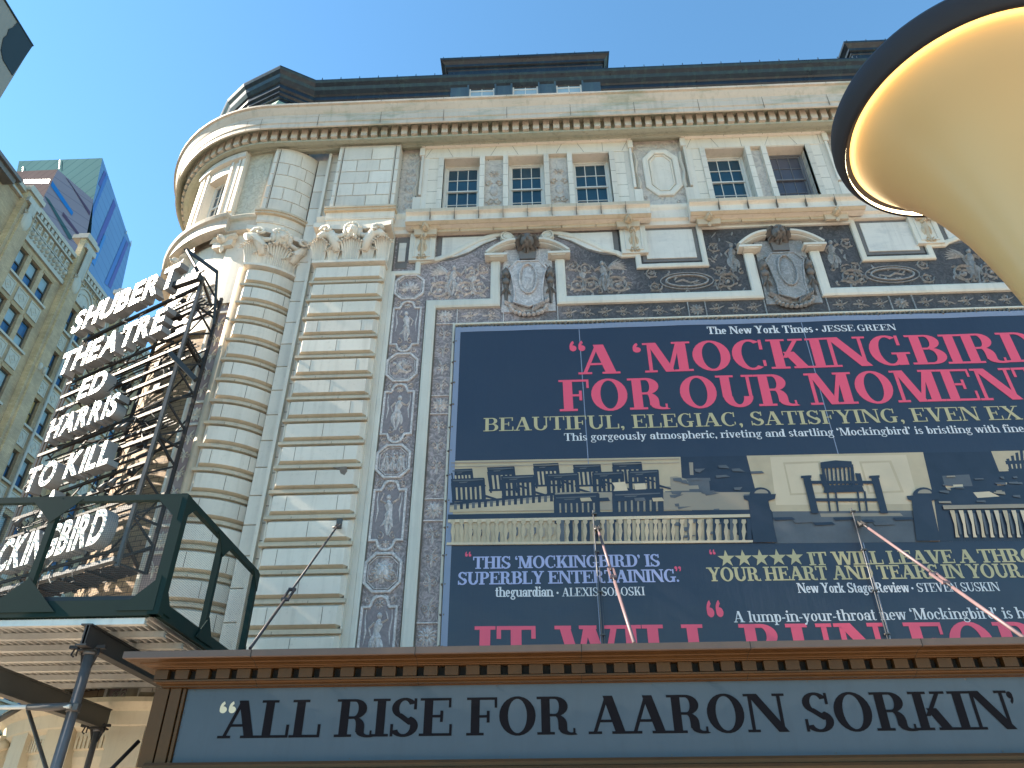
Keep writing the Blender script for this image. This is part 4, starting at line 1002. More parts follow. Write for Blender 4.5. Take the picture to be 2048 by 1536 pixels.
def upper_block(mp, u0, u1, seg):
    b = MB(mp=mp)
    b.ubox(u0-.02, u1+.02, 18.90, 19.30, -.3, .06, 0, seg=seg)
    for a, c_, w in ((19.30, 19.36, .09), (19.36, 19.62, .10), (19.62, 19.70, .20), (19.70, 19.78, .24)): b.ubox(u0-.10 if w > .15 else u0-.05, u1+.10 if w > .15 else u1+.05, a, c_, -.3, w, 1 if w > .15 else 0, seg=seg)
    zs = [19.82+0.58*k for k in range(6)]
    for k, (a, c_) in enumerate(zip(zs, zs[1:])):
        c_ = min(c_, 22.9)
        e = .18; fr_ = [0.0, .56, 1.0] if k % 2 == 0 else [0, .30, .74, 1]
        for f0, f1 in zip(fr_, fr_[1:]):
            p0, p1 = u0+e+(u1-u0-2*e)*f0, u0+e+(u1-u0-2*e)*f1
            b.block(p0, p1-.012, a, c_-.012, 0.0, .09, .012, 0, seg=max(1, seg//2))
        for p0, p1 in ((u0, u0+e-.05), (u1-e+.05, u1)): b.block(p0, p1, a, c_-.012, 0, .10, .012, 0)
    b.ubox(u0+.0, u1-.0, 19.78, 22.9, -.3, .055, 0, seg=seg)
    b.ubox(u0+e-.035, u0+e-.01, 19.82, 22.85, .05, .06, 2); b.ubox(u1-e+.01, u1-e+.035, 19.82, 22.85, .05, .06, 2)
    b.build("upper_block", ['stone', 'tan', 'joint'], T)
fm_ = FL(0.33)
pilaster("pilaster", fm_, -6.66, -4.44, 1, 0); capital(fm_, -6.62, -4.48, 1); upper_block(fm_, -6.50, -4.40, 1)
bm_ = CYL(BC, BR-0.13); aw = BR-0.13
B0, B1 = -0.02*aw, radians(58)*aw
pilaster("bowed_pilaster", bm_, B0, B1, 10, 1); capital(bm_, B0+.05, B1-.02, 10); upper_block(bm_, B0+.03, B1, 10)
# broken corner of one block
ck_ = MB(mp=FL(0.33+.12)); cq = at(682, 941, -.47)
ck_.prism([(cq.x-.22, cq.z+.10), (cq.x-.05, cq.z+.03), (cq.x+.0, cq.z-.08), (cq.x+.10, cq.z-.13), (cq.x+.16, cq.z-.02), (cq.x+.13, cq.z+.11)], -.01, .021); ck_.build("chipped_corner", ['chip'], T)
# ---- rounded corner: roll, carved strip, brick panel, upper bay with window
cb_ = MB()
cb_.sweep([(0.10, 4.5), (0.10, 19.0)], arc_path(TC, TR, 2.3, 10.2, 4))
cb_.sweep([(0.20, 16.2), (0.20, 23.0)], arc_path(TC, TR, -2, 12, 6))
cb_.build("corner_strip_wall", ['stone'], T)
ro = MB()
for a, w in ((1.0, .16), ):
    ro.tube([(TC[0]-sin(radians(a))*(TR+.16), TC[1]-cos(radians(a))*(TR+.16), z) for z in (4.5, 17.5)], .16, 14)
ro.sweep([(.0, 4.5), (.16, 4.5), (.16, 17.45), (0, 17.45)], arc_path(TC, TR, -1.5, .2, 2), caps=True)
ro.build("yellow_roll", ['tan'], T)
wl = MB()
wl.sweep([(.05, 4.5), (.20, 4.5), (.20, 17.3), (.05, 17.3)], arc_path(TC, TR, 9.6, 10.6, 1), caps=True)
wl.sweep([(.05, 4.5), (.19, 4.5), (.19, 17.3), (.05, 17.3)], arc_path(TC, TR, 2.2, 2.6, 1), caps=True)
for z_ in (17.25, 15.85, 12.7, 12.0, 9.1, 8.4): wl.sweep([(.05, z_), (.165, z_), (.165, z_+.07), (.05, z_+.07)], arc_path(TC, TR, 2.5, 9.7, 4), caps=True)
wl.build("white_border", ['white'], T)
cg = MB(); cg.sweep([(.115, 4.5), (.115, 17.25)], arc_path(TC, TR, 2.5, 9.7, 5)); cg.build("corner_relief_ground", ['cornerground'], T)
cr = MB(); cm = CYL(TC, TR+.115)
um = -radians(6.1)*(TR+.115); hw_ = .22
for a, b in ((15.95, 17.2), (12.8, 15.8), (9.2, 11.95), (4.9, 8.35)): arabesque(cr, um, a+.05, b-.05, hw_, cm)
for a in (12.35, 8.75): cr.rosette(um, a+.02, .24, .04, 0, mp=cm)
cr.build("corner_relief", ['white'], T)
bp = MB(); bp.sweep([(.06, 4.4), (.06, 15.3)], arc_path(TC, TR, 10.4, 90, 40)); bp.build("brick_panel", ['turretbrick'], T)
# cream wall over the brick with a carved panel
up_ = MB(); up_.sweep([(.0, 15.3), (.16, 15.3), (.16, 15.55), (.10, 15.6), (.10, 18.95)], arc_path(TC, TR, 10.4, 90, 40)); up_.build("corner_upper_wall", ['stone'], T)
pn = MB(); c2 = CYL(TC, TR+.10); Rm = TR+.10
def uarc(a): return -radians(a)*Rm
pn.ubox(uarc(36), uarc(12.5), 15.85, 17.25, 0, .03, seg=8, mp=c2); pn.build("corner_carved_panel", ['cornerground'], T)
pr = MB(mp=CYL(TC, TR+.13))
for k, a in enumerate((14.5, 18, 29, 33.5)): pr.scroll(uarc(a), 16.3+.5*(k % 2), .28, 1.6, k, 1 if k % 2 else -1, .06, .05); pr.scroll(uarc(a), 16.9-.5*(k % 2), .2, 1.5, k, -1 if k % 2 else 1, .05, .05)
pr.band([(uarc(23.5)+.22*cos(2*pi*k/20), 16.55+.52*sin(2*pi*k/20)) for k in range(20)], .09, .06, True); pr.blob(uarc(23.5), 16.55, 0, .18, .46, .05, n=14)
pr.build("corner_carved_relief", ['stone'], T)
# corner cherub brackets
for a in (13.2, 40.8):
    q = MB(mp=CYL(TC, TR+.25)); u = -radians(a)*(TR+.25)
    q.mask(u, 18.74, .2, .22, .1, mane=False)
    for sg in (-1, 1):
        for k in range(4): q.leaf(u+sg*.1, 18.68+.03*k, pi/2-sg*(.55+.28*k), .42, .13, .1, .08, bend=-sg*.5)
    q.prism([(u-.34, 18.5), (u+.34, 18.5), (u+.4, 19.0), (u-.4, 19.0)], -.2, .1); q.leaf(u, 18.55, -pi/2, .3, .16, .1, .05)
    q.build("cherub_head", ['stone'], T)
# upper bay of the corner, with its deep window
A0, A1, Z0w, Z1w = 20.0, 34.0, 20.0, 22.15
ub = MB()
def wallseg(a0, a1, z0, z1, n): ub.sweep([(.36, z0), (.36, z1)], arc_path(TC, TR, a0, a1, n))
wallseg(12.3, A0, 19.6, 23.0, 6); wallseg(A1, 42, 19.6, 23.0, 6); wallseg(A0, A1, 19.6, Z0w, 8); wallseg(A0, A1, Z1w, 23.0, 8)
for a in (12.3, 42): ub.add([(TC[0]-sin(radians(a))*(TR+o), TC[1]-cos(radians(a))*(TR+o), z) for o in (0, .36) for z in (19.6, 23.0)], [(0, 1, 3, 2)])
for a in (A0, A1): ub.add([(TC[0]-sin(radians(a))*(TR+o), TC[1]-cos(radians(a))*(TR+o), z) for o in (-.02, .36) for z in (Z0w, Z1w)], [(0, 1, 3, 2)])
for z in (Z0w, Z1w): ub.sweep([(-.02, z), (.36, z)], arc_path(TC, TR, A0, A1, 8))
for a0, a1 in ((12.6, 14.2), (15.0, 16.0), (18.6, 19.8), (34.2, 35.4), (38, 39), (40, 41.6)): ub.sweep([(.34, 20.0), (.43, 20.0), (.43, 22.6), (.34, 22.6)], arc_path(TC, TR, a0, a1, 1), caps=True)
ub.sweep([(.34, 22.55), (.50, 22.6), (.50, 22.85), (.34, 22.9)], arc_path(TC, TR, 12.4, 42, 14), caps=True)
ub.build("corner_bay", ['stone'], T)
cwn = MB(mp=CYL(TC, TR-.0)); R_ = TR
ua, ub_ = -radians(A1)*R_, -radians(A0)*R_
cwn.ubox(ua, ua+.08, Z0w, Z1w, .0, .10); cwn.ubox(ub_-.08, ub_, Z0w, Z1w, 0, .10); cwn.ubox(ua+.08, ub_-.08, Z1w-.08, Z1w, 0, .10); cwn.ubox(ua+.08, ub_-.08, Z0w, Z0w+.07, 0, .1); cwn.ubox(ua+.08, ub_-.08, 21.0, 21.08, 0, .08)
for k in (1, 2): c = ua+(ub_-ua)*k/3; cwn.ubox(c-.012, c+.012, Z0w, Z1w, 0, .06)
for z in (20.5, 21.6): cwn.ubox(ua+.08, ub_-.08, z-.012, z+.012, 0, .057)
w_ = cwn.build("corner_window", ['sash'], T)
MB(mp=CYL(TC, TR)).ubox(ua, ub_, Z0w, Z1w, .0, .03, seg=4).build("pane", ['glass'], w_)
fs_ = MB(); fs_.sweep([(.23, 19.7), (.23, 22.9)], arc_path(TC, TR, 1, 12.2, 4)); fs_.build("corner_frieze_panel", ['cornerfrieze'], T)

# ---- ground storey of the corner, seen under the shed
gs = MB()
gp = [(.0, 5.1), (.75, 5.05), (.78, 4.95), (.68, 4.85), (.60, 4.80), (.55, 4.55), (.50, 4.5), (.42, 4.45), (.40, 4.12), (.36, 4.10), (.36, 3.98), (.30, 3.80), (.26, 3.78), (.26, 3.6), (.18, 3.55), (.16, 0)]
gs.sweep(gp, arc_path(TC, TR, -40, 90, 36)); gs.build("ground_storey_entablature", ['cream'], T)
gd = MB()
for k in range(90):
    a = -38+1.25*k; gd.sweep([(.38, 4.13), (.44, 4.13), (.44, 4.36), (.38, 4.36)], arc_path(TC, TR, a, a+.75, 1), caps=True)
gd.build("ground_storey_dentils", ['cream'], T)
gk = MB(); gm = CYL(TC, TR+.16); Rg = TR+.16
for a in (-12, 8, 26, 46):
    u = -radians(a)*Rg; gk.ubox(u-.42, u+.42, .4, 3.42, 0, .03, mp=gm, seg=3)
gk.build("ground_storey_panel", ['cornerground'], T)
gr_ = MB(mp=CYL(TC, TR+.19))
for a in (-12, 8, 26, 46):
    u = -radians(a)*(TR+.19); gr_.band([(u-.42, .4), (u+.42, .4), (u+.42, 3.42), (u-.42, 3.42)], .09, .06, True)
    for k in range(3): gr_.scroll(u-.18, 3.1-.55*k, .17, 1.5, k, 1, .05, .04); gr_.scroll(u+.18, 3.1-.55*k, .17, 1.5, k+2, -1, .05, .04)
    gr_.blob(u, 3.0, 0, .1, .2, .05)
for a in (-2, 18, 36, 56):
    u = -radians(a)*(TR+.19); gr_.ubox(u-.28, u+.28, 0, 3.55, 0, .10)
    gr_.ubox(u-.34, u+.34, 3.75, 4.75, .0, .34)
gr_.build("ground_storey_pier", ['cream'], T)
# carved console at the doorway beyond
cn = MB(mp=CYL(TC, TR+.3)); u = -radians(52)*(TR+.3)
cn.tube([(u+.28*cos(.5*k), 4.3+.28*sin(.5*k)*(1-k/16), .2+.03*k) for k in range(10)], [.13-.008*k for k in range(10)], 8)
cn.prism([(u-.2, 2.6), (u+.2, 2.6), (u+.3, 4.6), (u-.3, 4.6)], 0, .35); cn.leaf(u, 4.2, -pi/2, 1.6, .4, .3, .3, bend=.2)
for sg in (-1, 1): cn.ribbon([(u+sg*.2, 4.5), (u+sg*.22, 3.6), (u+sg*.14, 2.7)], [.12, .1, .06], .1, .35)
cn.build("carved_console", ['cream'], T)

# ---- copper attic: cornice profile along the front, breaking out into a hipped pavilion over the corner
def poly_path(P):
    out = []
    for i, p in enumerate(P):
        ns = []
        for a, b in ((P[i-1] if i else None, p), (p, P[i+1] if i+1 < len(P) else None)):
            if a is None or b is None: continue
            tx, ty = norm2(b[0]-a[0], b[1]-a[1]); ns.append((ty, -tx))
        n = ns[0] if len(ns) == 1 else (lambda q, d: (q[0]/d, q[1]/d))(*(lambda q: (q, q[0]*ns[0][0]+q[1]*ns[0][1]))(norm2(ns[0][0]+ns[1][0], ns[0][1]+ns[1][1])))
        # outward is -y on the front: path runs from right to left
        out.append((p[0], p[1], -n[0], -n[1]) if n[1] > 0 else (p[0], p[1], n[0], n[1]))
    return out
AT = [(20.0, .62), (12.55, .62), (12.55, .62)]
att = [(20, .62), (-8.25, .62), (-9.30, .02), (-10.55, .55), (-11.30, 1.12), (-11.75, 1.70), (-12.2, 3.0), (-12.3, 6.0)]
pp = poly_path(att)
MB().sweep([(-.02, 23.9), (-.02, 26.2)], pp).build("attic_wall", ['patina'], T)
cp = [(-.02, 26.10), (.06, 26.12), (.06, 26.24), (.12, 26.26), (.12, 26.36), (.20, 26.42), (.20, 26.54), (.28, 26.60), (.28, 26.80), (.34, 26.84), (.44, 26.98), (.50, 27.10), (.60, 27.22), (.64, 27.30), (.64, 27.36), (.50, 27.38), (-.6, 27.45)]
MB().sweep(cp, pp).build("attic_cornice", ['copper'], T)
sm = MB()
for k in range(40):
    x = 19.5-.72*k
    if x < -8.3: break
    sm.box(x, x+.03, .55, .64, 24.0, 26.15); sm.box(x, x+.022, -.03, .01, 27.30, 27.46)
sm.build("attic_standing_seam", ['copper'], T)
hp = MB(); c0 = (-9.9, 2.6)   # pale hipped apron of the pavilion
apr = [(-8.45, .48), (-9.32, -.02), (-10.5, .46)]
hp.add([(-8.0, .1, 24.1), (-9.32, -.75, 24.1), (-11.2, .2, 24.1), (-8.35, .55, 26.1), (-9.31, -.02, 26.22), (-10.6, .52, 26.1)], [(0, 1, 4, 3), (1, 2, 5, 4)])
hp.build("pavilion_apron", ['verdigris'], T)
def dormer(x0, x1):
    d = MB(); y = 0.24
    wn_ = [(x0+(x1-x0)*f0, x0+(x1-x0)*f1) for f0, f1 in ((.125, .295), (.415, .585), (.705, .875))]
    X = x0
    for a, b in wn_+[(x1, None)]:
        d.box(X, a, y, 1.4, 23.9, 27.55)
        if b: d.box(a, b, y, 1.4, 27.20, 27.55); d.box(a, b, y, 1.4, 23.9, 25.5); X = b
    o = d.build("dormer", ['patina'], T)
    c = MB(); P = [(x1, 1.4, 1, 0), (x1, y, *(1, -1)), (x0, y, *(-1, -1)), (x0, 1.4, -1, 0)]
    pr_ = [(-.02, 27.500), (.04, 27.511), (.04, 27.580), (.10, 27.603), (.12, 27.739), (.15, 27.762), (.15, 27.876), (.22, 27.899), (.24, 27.990), (.34, 28.070), (.40, 28.104), (.42, 28.184), (-.3, 28.252)]
    c.sweep(pr_, P); c.add([(x0, y+.3, 28.24), (x1, y+.3, 28.24), (x1, 1.4, 28.24), (x0, 1.4, 28.24)], [(0, 1, 2, 3)])
    k = x0-.3
    while k < x1+.4: c.box(k, k+.022, y-.41, y-.37, 28.17, 28.27); k += .72
    c.build("dormer_cornice", ['copper'], o)
    s_ = MB()
    for a, b in wn_:
        s_.box(a-.07, a, y-.05, y+.02, 25.5, 27.27); s_.box(b, b+.07, y-.05, y+.02, 25.5, 27.27); s_.box(a, b, y-.05, y+.02, 27.20, 27.27)
    s_.build("dormer_strip", ['patina'], o)
    for a, b in wn_:
        f = MB(); g = MB(); f.box(a, a+.06, y+.05, y+.12, 25.5, 27.20); f.box(b-.06, b, y+.05, y+.12, 25.5, 27.20); f.box(a+.06, b-.06, y+.05, y+.12, 27.12, 27.20); m_ = (a+b)/2; f.box(m_-.012, m_+.012, y+.07, y+.1, 25.5, 27.12); f.box(a+.06, b-.06, y+.068, y+.102, 26.70, 26.73)
        g.box(a+.06, b-.06, y+.09, y+.095, 25.5, 27.12); f.build("window_frame", ['sash'], o); g.build("pane", ['bskypane'], o)
dormer(-2.93, 2.72); dormer(2*X0-2.72+.0-.0, 2*X0+2.93)
MB().add([(20, .4, 27.4), (-8.3, .4, 27.4), (-9.3, -.4, 27.4), (-11.9, 1.5, 27.4), (-12.3, 6, 27.4), (-12.3, 14, 27.4), (20, 14, 27.4)], [(0, 1, 2, 3, 4, 5, 6)]).build("flat_roof", ['copper'], T)
# ================================================================== big printed banner hung on the front
BY = 0.20                        # the sheet hangs 0.2 m off the wall
BN = thing("banner", "huge navy banner of red, gold and white quotes with a strip picture of chairs", "banner", (X0, -0.1, 3.5))
def bp_(x, y): q = at(x, y, -BY); return (q.x, q.z)
def sag(u, v):                   # the sheet bellies and puckers a little between its ties
    e = min(1, max(0, (15.02-v))/2.0); k = min(1, max(0, abs(v-9.65)-1.75)); return k*.8*(.012*sin(u*1.3+.6*v)+.010*sin(u*3.1-.8*v)*(1-e)+.012*sin(v*.9+u*.2))
FB = lambda u, v, w: (u, -BY-sag(u, v)-w, v)
bx0, bx1, bz0, bz1 = -2.26, 2*X0+2.26, 3.6, 15.02
random.seed(5)
sh = MB(); nx, nz = 90, 52
vs = [(bx0+(bx1-bx0)*i/nx, -BY-sag(bx0+(bx1-bx0)*i/nx, bz0+(bz1-bz0)*j/nz), bz0+(bz1-bz0)*j/nz+(.035*abs(sin(i*pi/4)) if j == nz else 0)*-1) for i in range(nx+1) for j in range(nz+1)]
sh.add(vs, [(i*(nz+1)+j, (i+1)*(nz+1)+j, (i+1)*(nz+1)+j+1, i*(nz+1)+j+1) for i in range(nx) for j in range(nz)], 0, True)
sh.build("sheet", ['navy'], BN, fix=False)
hm = MB(mp=FB); hm.ubox(bx0+.14, bx1, bz1-.21, bz1-.04, .003, .006, seg=90); [hm.ubox(bx0, bx0+.15, bz0+(bz1-.03-bz0)*k/40, bz0+(bz1-.03-bz0)*(k+1)/40, .003, .007) for k in range(40)]; hm.build("hem", ['navylite'], BN)
MB().box(bx0+.05, bx1, -.10, -.06, 3.6, 15.1).build("backing", ['void'], BN)
rp = MB()
x = bx0+.2
while x < bx1:
    rp.tube([(x, -BY, bz1-.06), (x+.05, -.12, 15.13)], .03, 5); x += 1.12 if int(x*10) % 3 else .9
for k in range(16): rp.tube([(bx0+.05, -BY-.01, 4+.7*k), (bx0-.06, -.12, 4.03+.7*k)], .025, 5)
for k in range(150): x = bx0+.1+(bx1-bx0)*k/150; rp.box(x, x+.045, -.13, -.10, 15.02, 15.13)
rp.build("tie", ['joint'], BN)
seam = MB(mp=FB)
for u in (1.24, 7.45, 13.6): [seam.ubox(u, u+.022, bz0+.28*k, bz0+.28*(k+1), .001, .0045) for k in range(40)]
seam.build("sheet_seam", ['navylite'], BN)
def line(name, m, s, L, R, h, bold=False, fit=None, w=.007, track=-.02):
    a, b = bp_(*L), bp_(*R)
    for q in set_line(None, s, a[0], a[1], b[0], b[1], h, bold, w, fit, track, FB): q.build(name, [m], BN)
line("text_line", 'white_ink', "The New York Times", (1415, 669), (1627, 665), .26, True)
line("text_line", 'white_ink', "\u2022 JESSE GREEN", (1631, 665), (1793, 661), .215)
line("quote_mark", 'red_ink', "\u201c", (1138, 747), (1177, 746), 1.08)
line("text_line", 'red_ink', "A \u2018MOCKINGBIRD\u2019", (1157, 749), (2013, 725), .985, 'x', fit=13, track=-.035)
line("text_line", 'red_ink', "FOR OUR MOMENT", (1118, 823), (2046, 799), .99, 'x', fit=13, track=-.035)
line("text_line", 'gold_ink', "BEAUTIFUL, ELEGIAC, SATISFYING, EVEN EX", (966, 863), (2046, 839), .405, track=.0)
line("text_line", 'white_ink', "This gorgeously atmospheric, riveting and startling \u2018Mockingbird\u2019 is bristling with fine", (1128, 882), (2050, 864), .22)
line("quote_mark", 'red_ink', "\u201c", (928, 1135), (943, 1135), .38, True)
line("text_line", 'lav_ink', "THIS \u2018MOCKINGBIRD\u2019 IS", (945, 1138), (1320, 1133), .295, True, track=-.05)
line("text_line", 'lav_ink', "SUPERBLY ENTERTAINING.", (914, 1170), (1359, 1164), .30, True, track=-.05)
line("quote_mark", 'red_ink', "\u201d", (1351, 1163), (1367, 1163), .36, True)
line("text_line", 'white_ink', "theguardian", (990, 1194), (1106, 1193), .23, True, track=-.04)
line("text_line", 'white_ink', "\u2022 ALEXIS SOLOSKI", (1112, 1193), (1290, 1191), .195)
line("quote_mark", 'red_ink', "\u201c", (1421, 1131), (1436, 1131), .38, True)
line("star_row", 'gold_ink', "\u2605\u2605\u2605\u2605\u2605", (1438, 1132), (1610, 1129), .36, track=0)
line("text_line", 'gold_ink', "IT WILL LEAVE A THROB", (1619, 1131), (2046, 1124), .315, True, fit=19, track=-.05)
line("text_line", 'gold_ink', "YOUR HEART AND TEARS IN YOUR", (1416, 1163), (2046, 1155), .325, True, track=-.05)
line("text_line", 'white_ink', "New York Stage Review", (1596, 1186), (1819, 1185), .225, True, track=-.045)
line("text_line", 'white_ink', "\u2022 STEVEN SUSKIN", (1823, 1184.5), (2001, 1182), .20)
line("quote_mark", 'red_ink', "\u201c", (1422, 1309), (1463, 1308), 1.15, True)
line("text_line", 'white_ink', "A lump-in-your-throat new \u2018Mockingbird\u2019 is here", (1468, 1245), (2053, 1236.5), .245, fit=44)
a = bp_(958, 1268)
line("text_line", 'red_ink', "IT WILL RUN FOR", (948, 1340), (2110, 1333), .93, True, fit=15, track=-.0)

# ---- the printed picture strip: rows of chairs behind a balustrade, a rocking chair before a panelled door
pz = MB(mp=FB); lay = [0.004]
def P_(poly, m): lay[0] += .0001; pz.prism([bp_(*p) for p in poly], lay[0], lay[0]+.0001, m, sides=False)
INK = ['sepia', 'sepialite', 'sepiamid', 'darkink', 'greyink', 'navy', 'white_ink']
def R_(x0, y0, x1, y1, m): P_([(x0, y0), (x1, y0), (x1, y1), (x0, y1)], m)
def yT(x): return 922-.0175*(x-900)
def yB(x): return 1091-.0085*(x-894)
P_([(901, yT(901)), (2110, yT(2110)), (2110, yB(2110)), (893, yB(893))], 0)
P_([(1361, yT(1361)), (1496, yT(1496)), (1512, 1030), (1500, yB(1500)), (1366, 1000)], 3); P_([(1378, 925), (1386, 925), (1387, 950), (1380, 950)], 2)
P_([(1500, yT(1500)), (1845, yT(1845)), (1870, 1080), (1500, yB(1500))], 3)
P_([(1493, 911.5), (1846, 904.5), (1862, 1022), (1800, 1024), (1545, 1024), (1512, 985)], 0)
P_([(1540, 914), (1812, 910), (1838, 1008), (1552, 1010)], 1); P_([(1566, 925), (1640, 922), (1652, 988), (1580, 991)], 0); P_([(1570, 929), (1636, 926), (1646, 984), (1583, 987)], 1)
P_([(1718, 923), (1782, 921), (1808, 985), (1736, 988)], 0); P_([(1723, 927), (1778, 925), (1801, 981), (1740, 984)], 1)
P_([(1545, 1023), (1850, 1021), (1860, 1084), (1550, 1087)], 4); P_([(1640, 1027), (1800, 1026), (1806, 1032), (1642, 1034)], 2)
P_([(1846, yT(1846)), (2110, yT(2110)), (2110, yB(2110)), (1880, yB(1880)), (1868, 1000)], 3)
P_([(1982, 902.5), (2110, 900), (2110, 940), (1998, 943)], 0); P_([(1884, 952), (1938, 949), (1945, 972), (1890, 974)], 4); P_([(1890, 970), (1925, 969), (1926, 974), (1892, 976)], 1); P_([(1946, 985), (1978, 983), (1999, 993), (1955, 996)], 1); P_([(1995, 966), (2014, 965), (2013, 970), (1994, 971)], 0)
for k in range(4): P_([(2012+k*9, 918-k*6), (2018+k*9, 917-k*6), (2030+k*7, 960), (2024+k*7, 960)], 3)
P_([(2010, 922), (2060, 920), (2062, 927), (2012, 929)], 3); P_([(2016, 938), (2070, 936), (2072, 944), (2018, 946)], 3)
# rear chairs
def chair(x, y, w, h, m=3, lean=.12, arm=True, slat=6):
    P_([(x, y+.02*w), (x+w, y-.02*w), (x+w+lean*h*.35, y+h*.30), (x+lean*h*.35, y+h*.33)], m)
    for k in range(slat):
        a = x+lean*h*.35+w*(k+.25)/slat; P_([(a, y+h*.3), (a+w*.085, y+h*.3), (a+w*.085+lean*h*.55, y+h*.92), (a+lean*h*.55, y+h*.92)], m)
    P_([(x, y+h*.2), (x+w*.07, y+h*.2), (x+w*.07+lean*h, y+h), (x+lean*h, y+h)], m); P_([(x+w*.95, y), (x+w*1.02, y), (x+w*1.02+lean*h, y+h), (x+w*.95+lean*h, y+h)], m)
    if arm:
        P_([(x+lean*h*.6, y+h*.86), (x+w+lean*h*.6+8, y+h*.83), (x+w+lean*h*.6+10, y+h*.90), (x+lean*h*.6, y+h*.94)], m)
        P_([(x+w+lean*h, y+h*.66), (x+w+lean*h+22, y+h*.80), (x+w+lean*h+24, y+h*.88), (x+w+lean*h, y+h*.76)], m)
for x, y, w, h in ((902, 938, 42, 40), (974, 934, 54, 52), (1066, 927, 50, 50), (1146, 929, 54, 48), (1224, 925, 58, 46)): chair(x, y, w, h)
P_([(1340, 954), (1352, 953), (1380, 960), (1400, 975), (1396, 990), (1342, 990)], 2); P_([(1372, 957), (1420, 956), (1421, 962), (1374, 963)], 4); P_([(1376, 962), (1418, 961), (1424, 1020), (1384, 1022)], 4)
P_([(1333, 973), (1396, 971), (1398, 978), (1335, 980)], 2); P_([(1330, 983), (1398, 981), (1400, 995), (1332, 996)], 4)
for x, y, w, h in ((902, 957, 66, 50), (1002, 951, 66, 48), (1092, 947, 64, 46), (1184, 944, 62, 46), (1256, 941, 60, 44)): chair(x, y, w, h, lean=.06, slat=7)
P_([(1224, 966), (1250, 964), (1256, 983), (1226, 985), (1230, 975)], 1); P_([(1268, 968), (1290, 967), (1292, 979), (1270, 980)], 1)
P_([(900, 1008), (1130, 985), (1520, 985), (1520, 1020), (1130, 1022), (899, 1024)], 2); P_([(900, 1006), (1110, 987), (1110, 991), (900, 1011)], 3)
P_([(900, 1014), (1110, 996), (1110, 1020), (899, 1025)], 0)
random.seed(9)
for k in range(17):
    x = 908+12*k; y = 1008-.085*(x-908); P_([(x, y), (x+6, y), (x+6, y+12), (x, y+12)], 3 if k % 3 else 4)
chair(1107, 988, 90, 60, 3, .04, False, 8); chair(1224, 981, 100, 64, 3, .03, False, 8)
for x, y, w in ((905, 941, 40), (977, 937, 50), (1069, 930, 46), (1149, 932, 50), (1227, 928, 54), (906, 960, 60), (1006, 954, 60), (1096, 950, 58), (1188, 947, 56), (1260, 944, 54), (1112, 994, 80), (1230, 988, 90)):
    P_([(x, y+.02*w), (x+w, y-.02*w), (x+w, y+2-.02*w), (x+w*.5, y+3), (x, y+2+.02*w)], 4); P_([(x+w*.2, y+5), (x+w*.5, y+4), (x+w*.45, y+6.5), (x+w*.22, y+7)], 4)
for k in range(26):
    x = random.uniform(1335, 1500); y = random.uniform(925, 1080); P_([(x, y), (x+random.uniform(8, 30), y-1), (x+random.uniform(8, 30), y+random.uniform(2, 9)), (x+2, y+5)], 4)
for k in range(22):
    x = random.uniform(1870, 2090); y = random.uniform(950, 1004); w = random.uniform(6, 26); P_([(x, y), (x+w, y-.5), (x+w+2, y+random.uniform(1.5, 6)), (x+1, y+3)], random.choice((4, 4, 2)))
for k in range(7): P_([(1545+40*k, 1036+5*(k % 3)), (1583+40*k, 1035+5*(k % 3)), (1590+40*k, 1040+5*(k % 3)), (1550+40*k, 1042+5*(k % 3))], random.choice((3, 4)))
for k in range(5): P_([(1160+36*k, 997), (1180+36*k, 996), (1184+36*k, 1003), (1162+36*k, 1004)], random.choice((0, 3, 4)))
for a, b in ((925, 1.5), (933, 1.0)): P_([(902, a+1), (1358, a-7), (1358, a-7+b), (902, a+1+b)], 2)
# balustrade
P_([(896, 1030), (1512, 1020), (1512, 1029), (896, 1041)], 3); P_([(896, 1040), (1512, 1029), (1512, 1035), (896, 1046)], 1)
for k in range(24):
    x = 1120+17.0*k
    if x > 1500: break
    P_([(x-1, 1043-.008*(x-900)), (x+8, 1043-.008*(x-900)), (x+9, 1086), (x, 1086)], 3 if k % 5 else 4)
for k in range(12):
    x = 900+18*k; y = random.uniform(1048, 1066); P_([(x+3, y), (x+10, y), (x+10, y+random.uniform(10, 22)), (x+3, y+20)], random.choice((3, 4, 4, 2)))
for k in range(34):
    x = 906+17.6*k
    if x > 1500: break
    P_([(x-4, 1040), (x+4, 1040), (x+5, 1046), (x+2, 1050), (x+4.4, 1064), (x+1.8, 1078), (x+4, yB(x)-2), (x-4, yB(x)-2), (x-1.8, 1078), (x-4.4, 1064), (x-2, 1050), (x-5, 1046)], 0)
P_([(894, 1086), (1505, 1081.5), (1505, yB(1505)), (893, yB(893))], 1)
# newel posts with ball tops
for c in (1520, 1846):
    P_([(c-34, 993), (c+31, 989), (c+29, 999), (c+16, 1003), (c+34, yB(c)), (c-14, yB(c)), (c-24, 1003), (c-32, 1000)], 3)
    P_([(c-22+22*(1-cos(pi*k/10)), 992-16*sin(pi*k/10)) for k in range(11)], 3); P_([(c-12+14*(1-cos(pi*k/8)), 988-8*sin(pi*k/8)) for k in range(9)], 2)
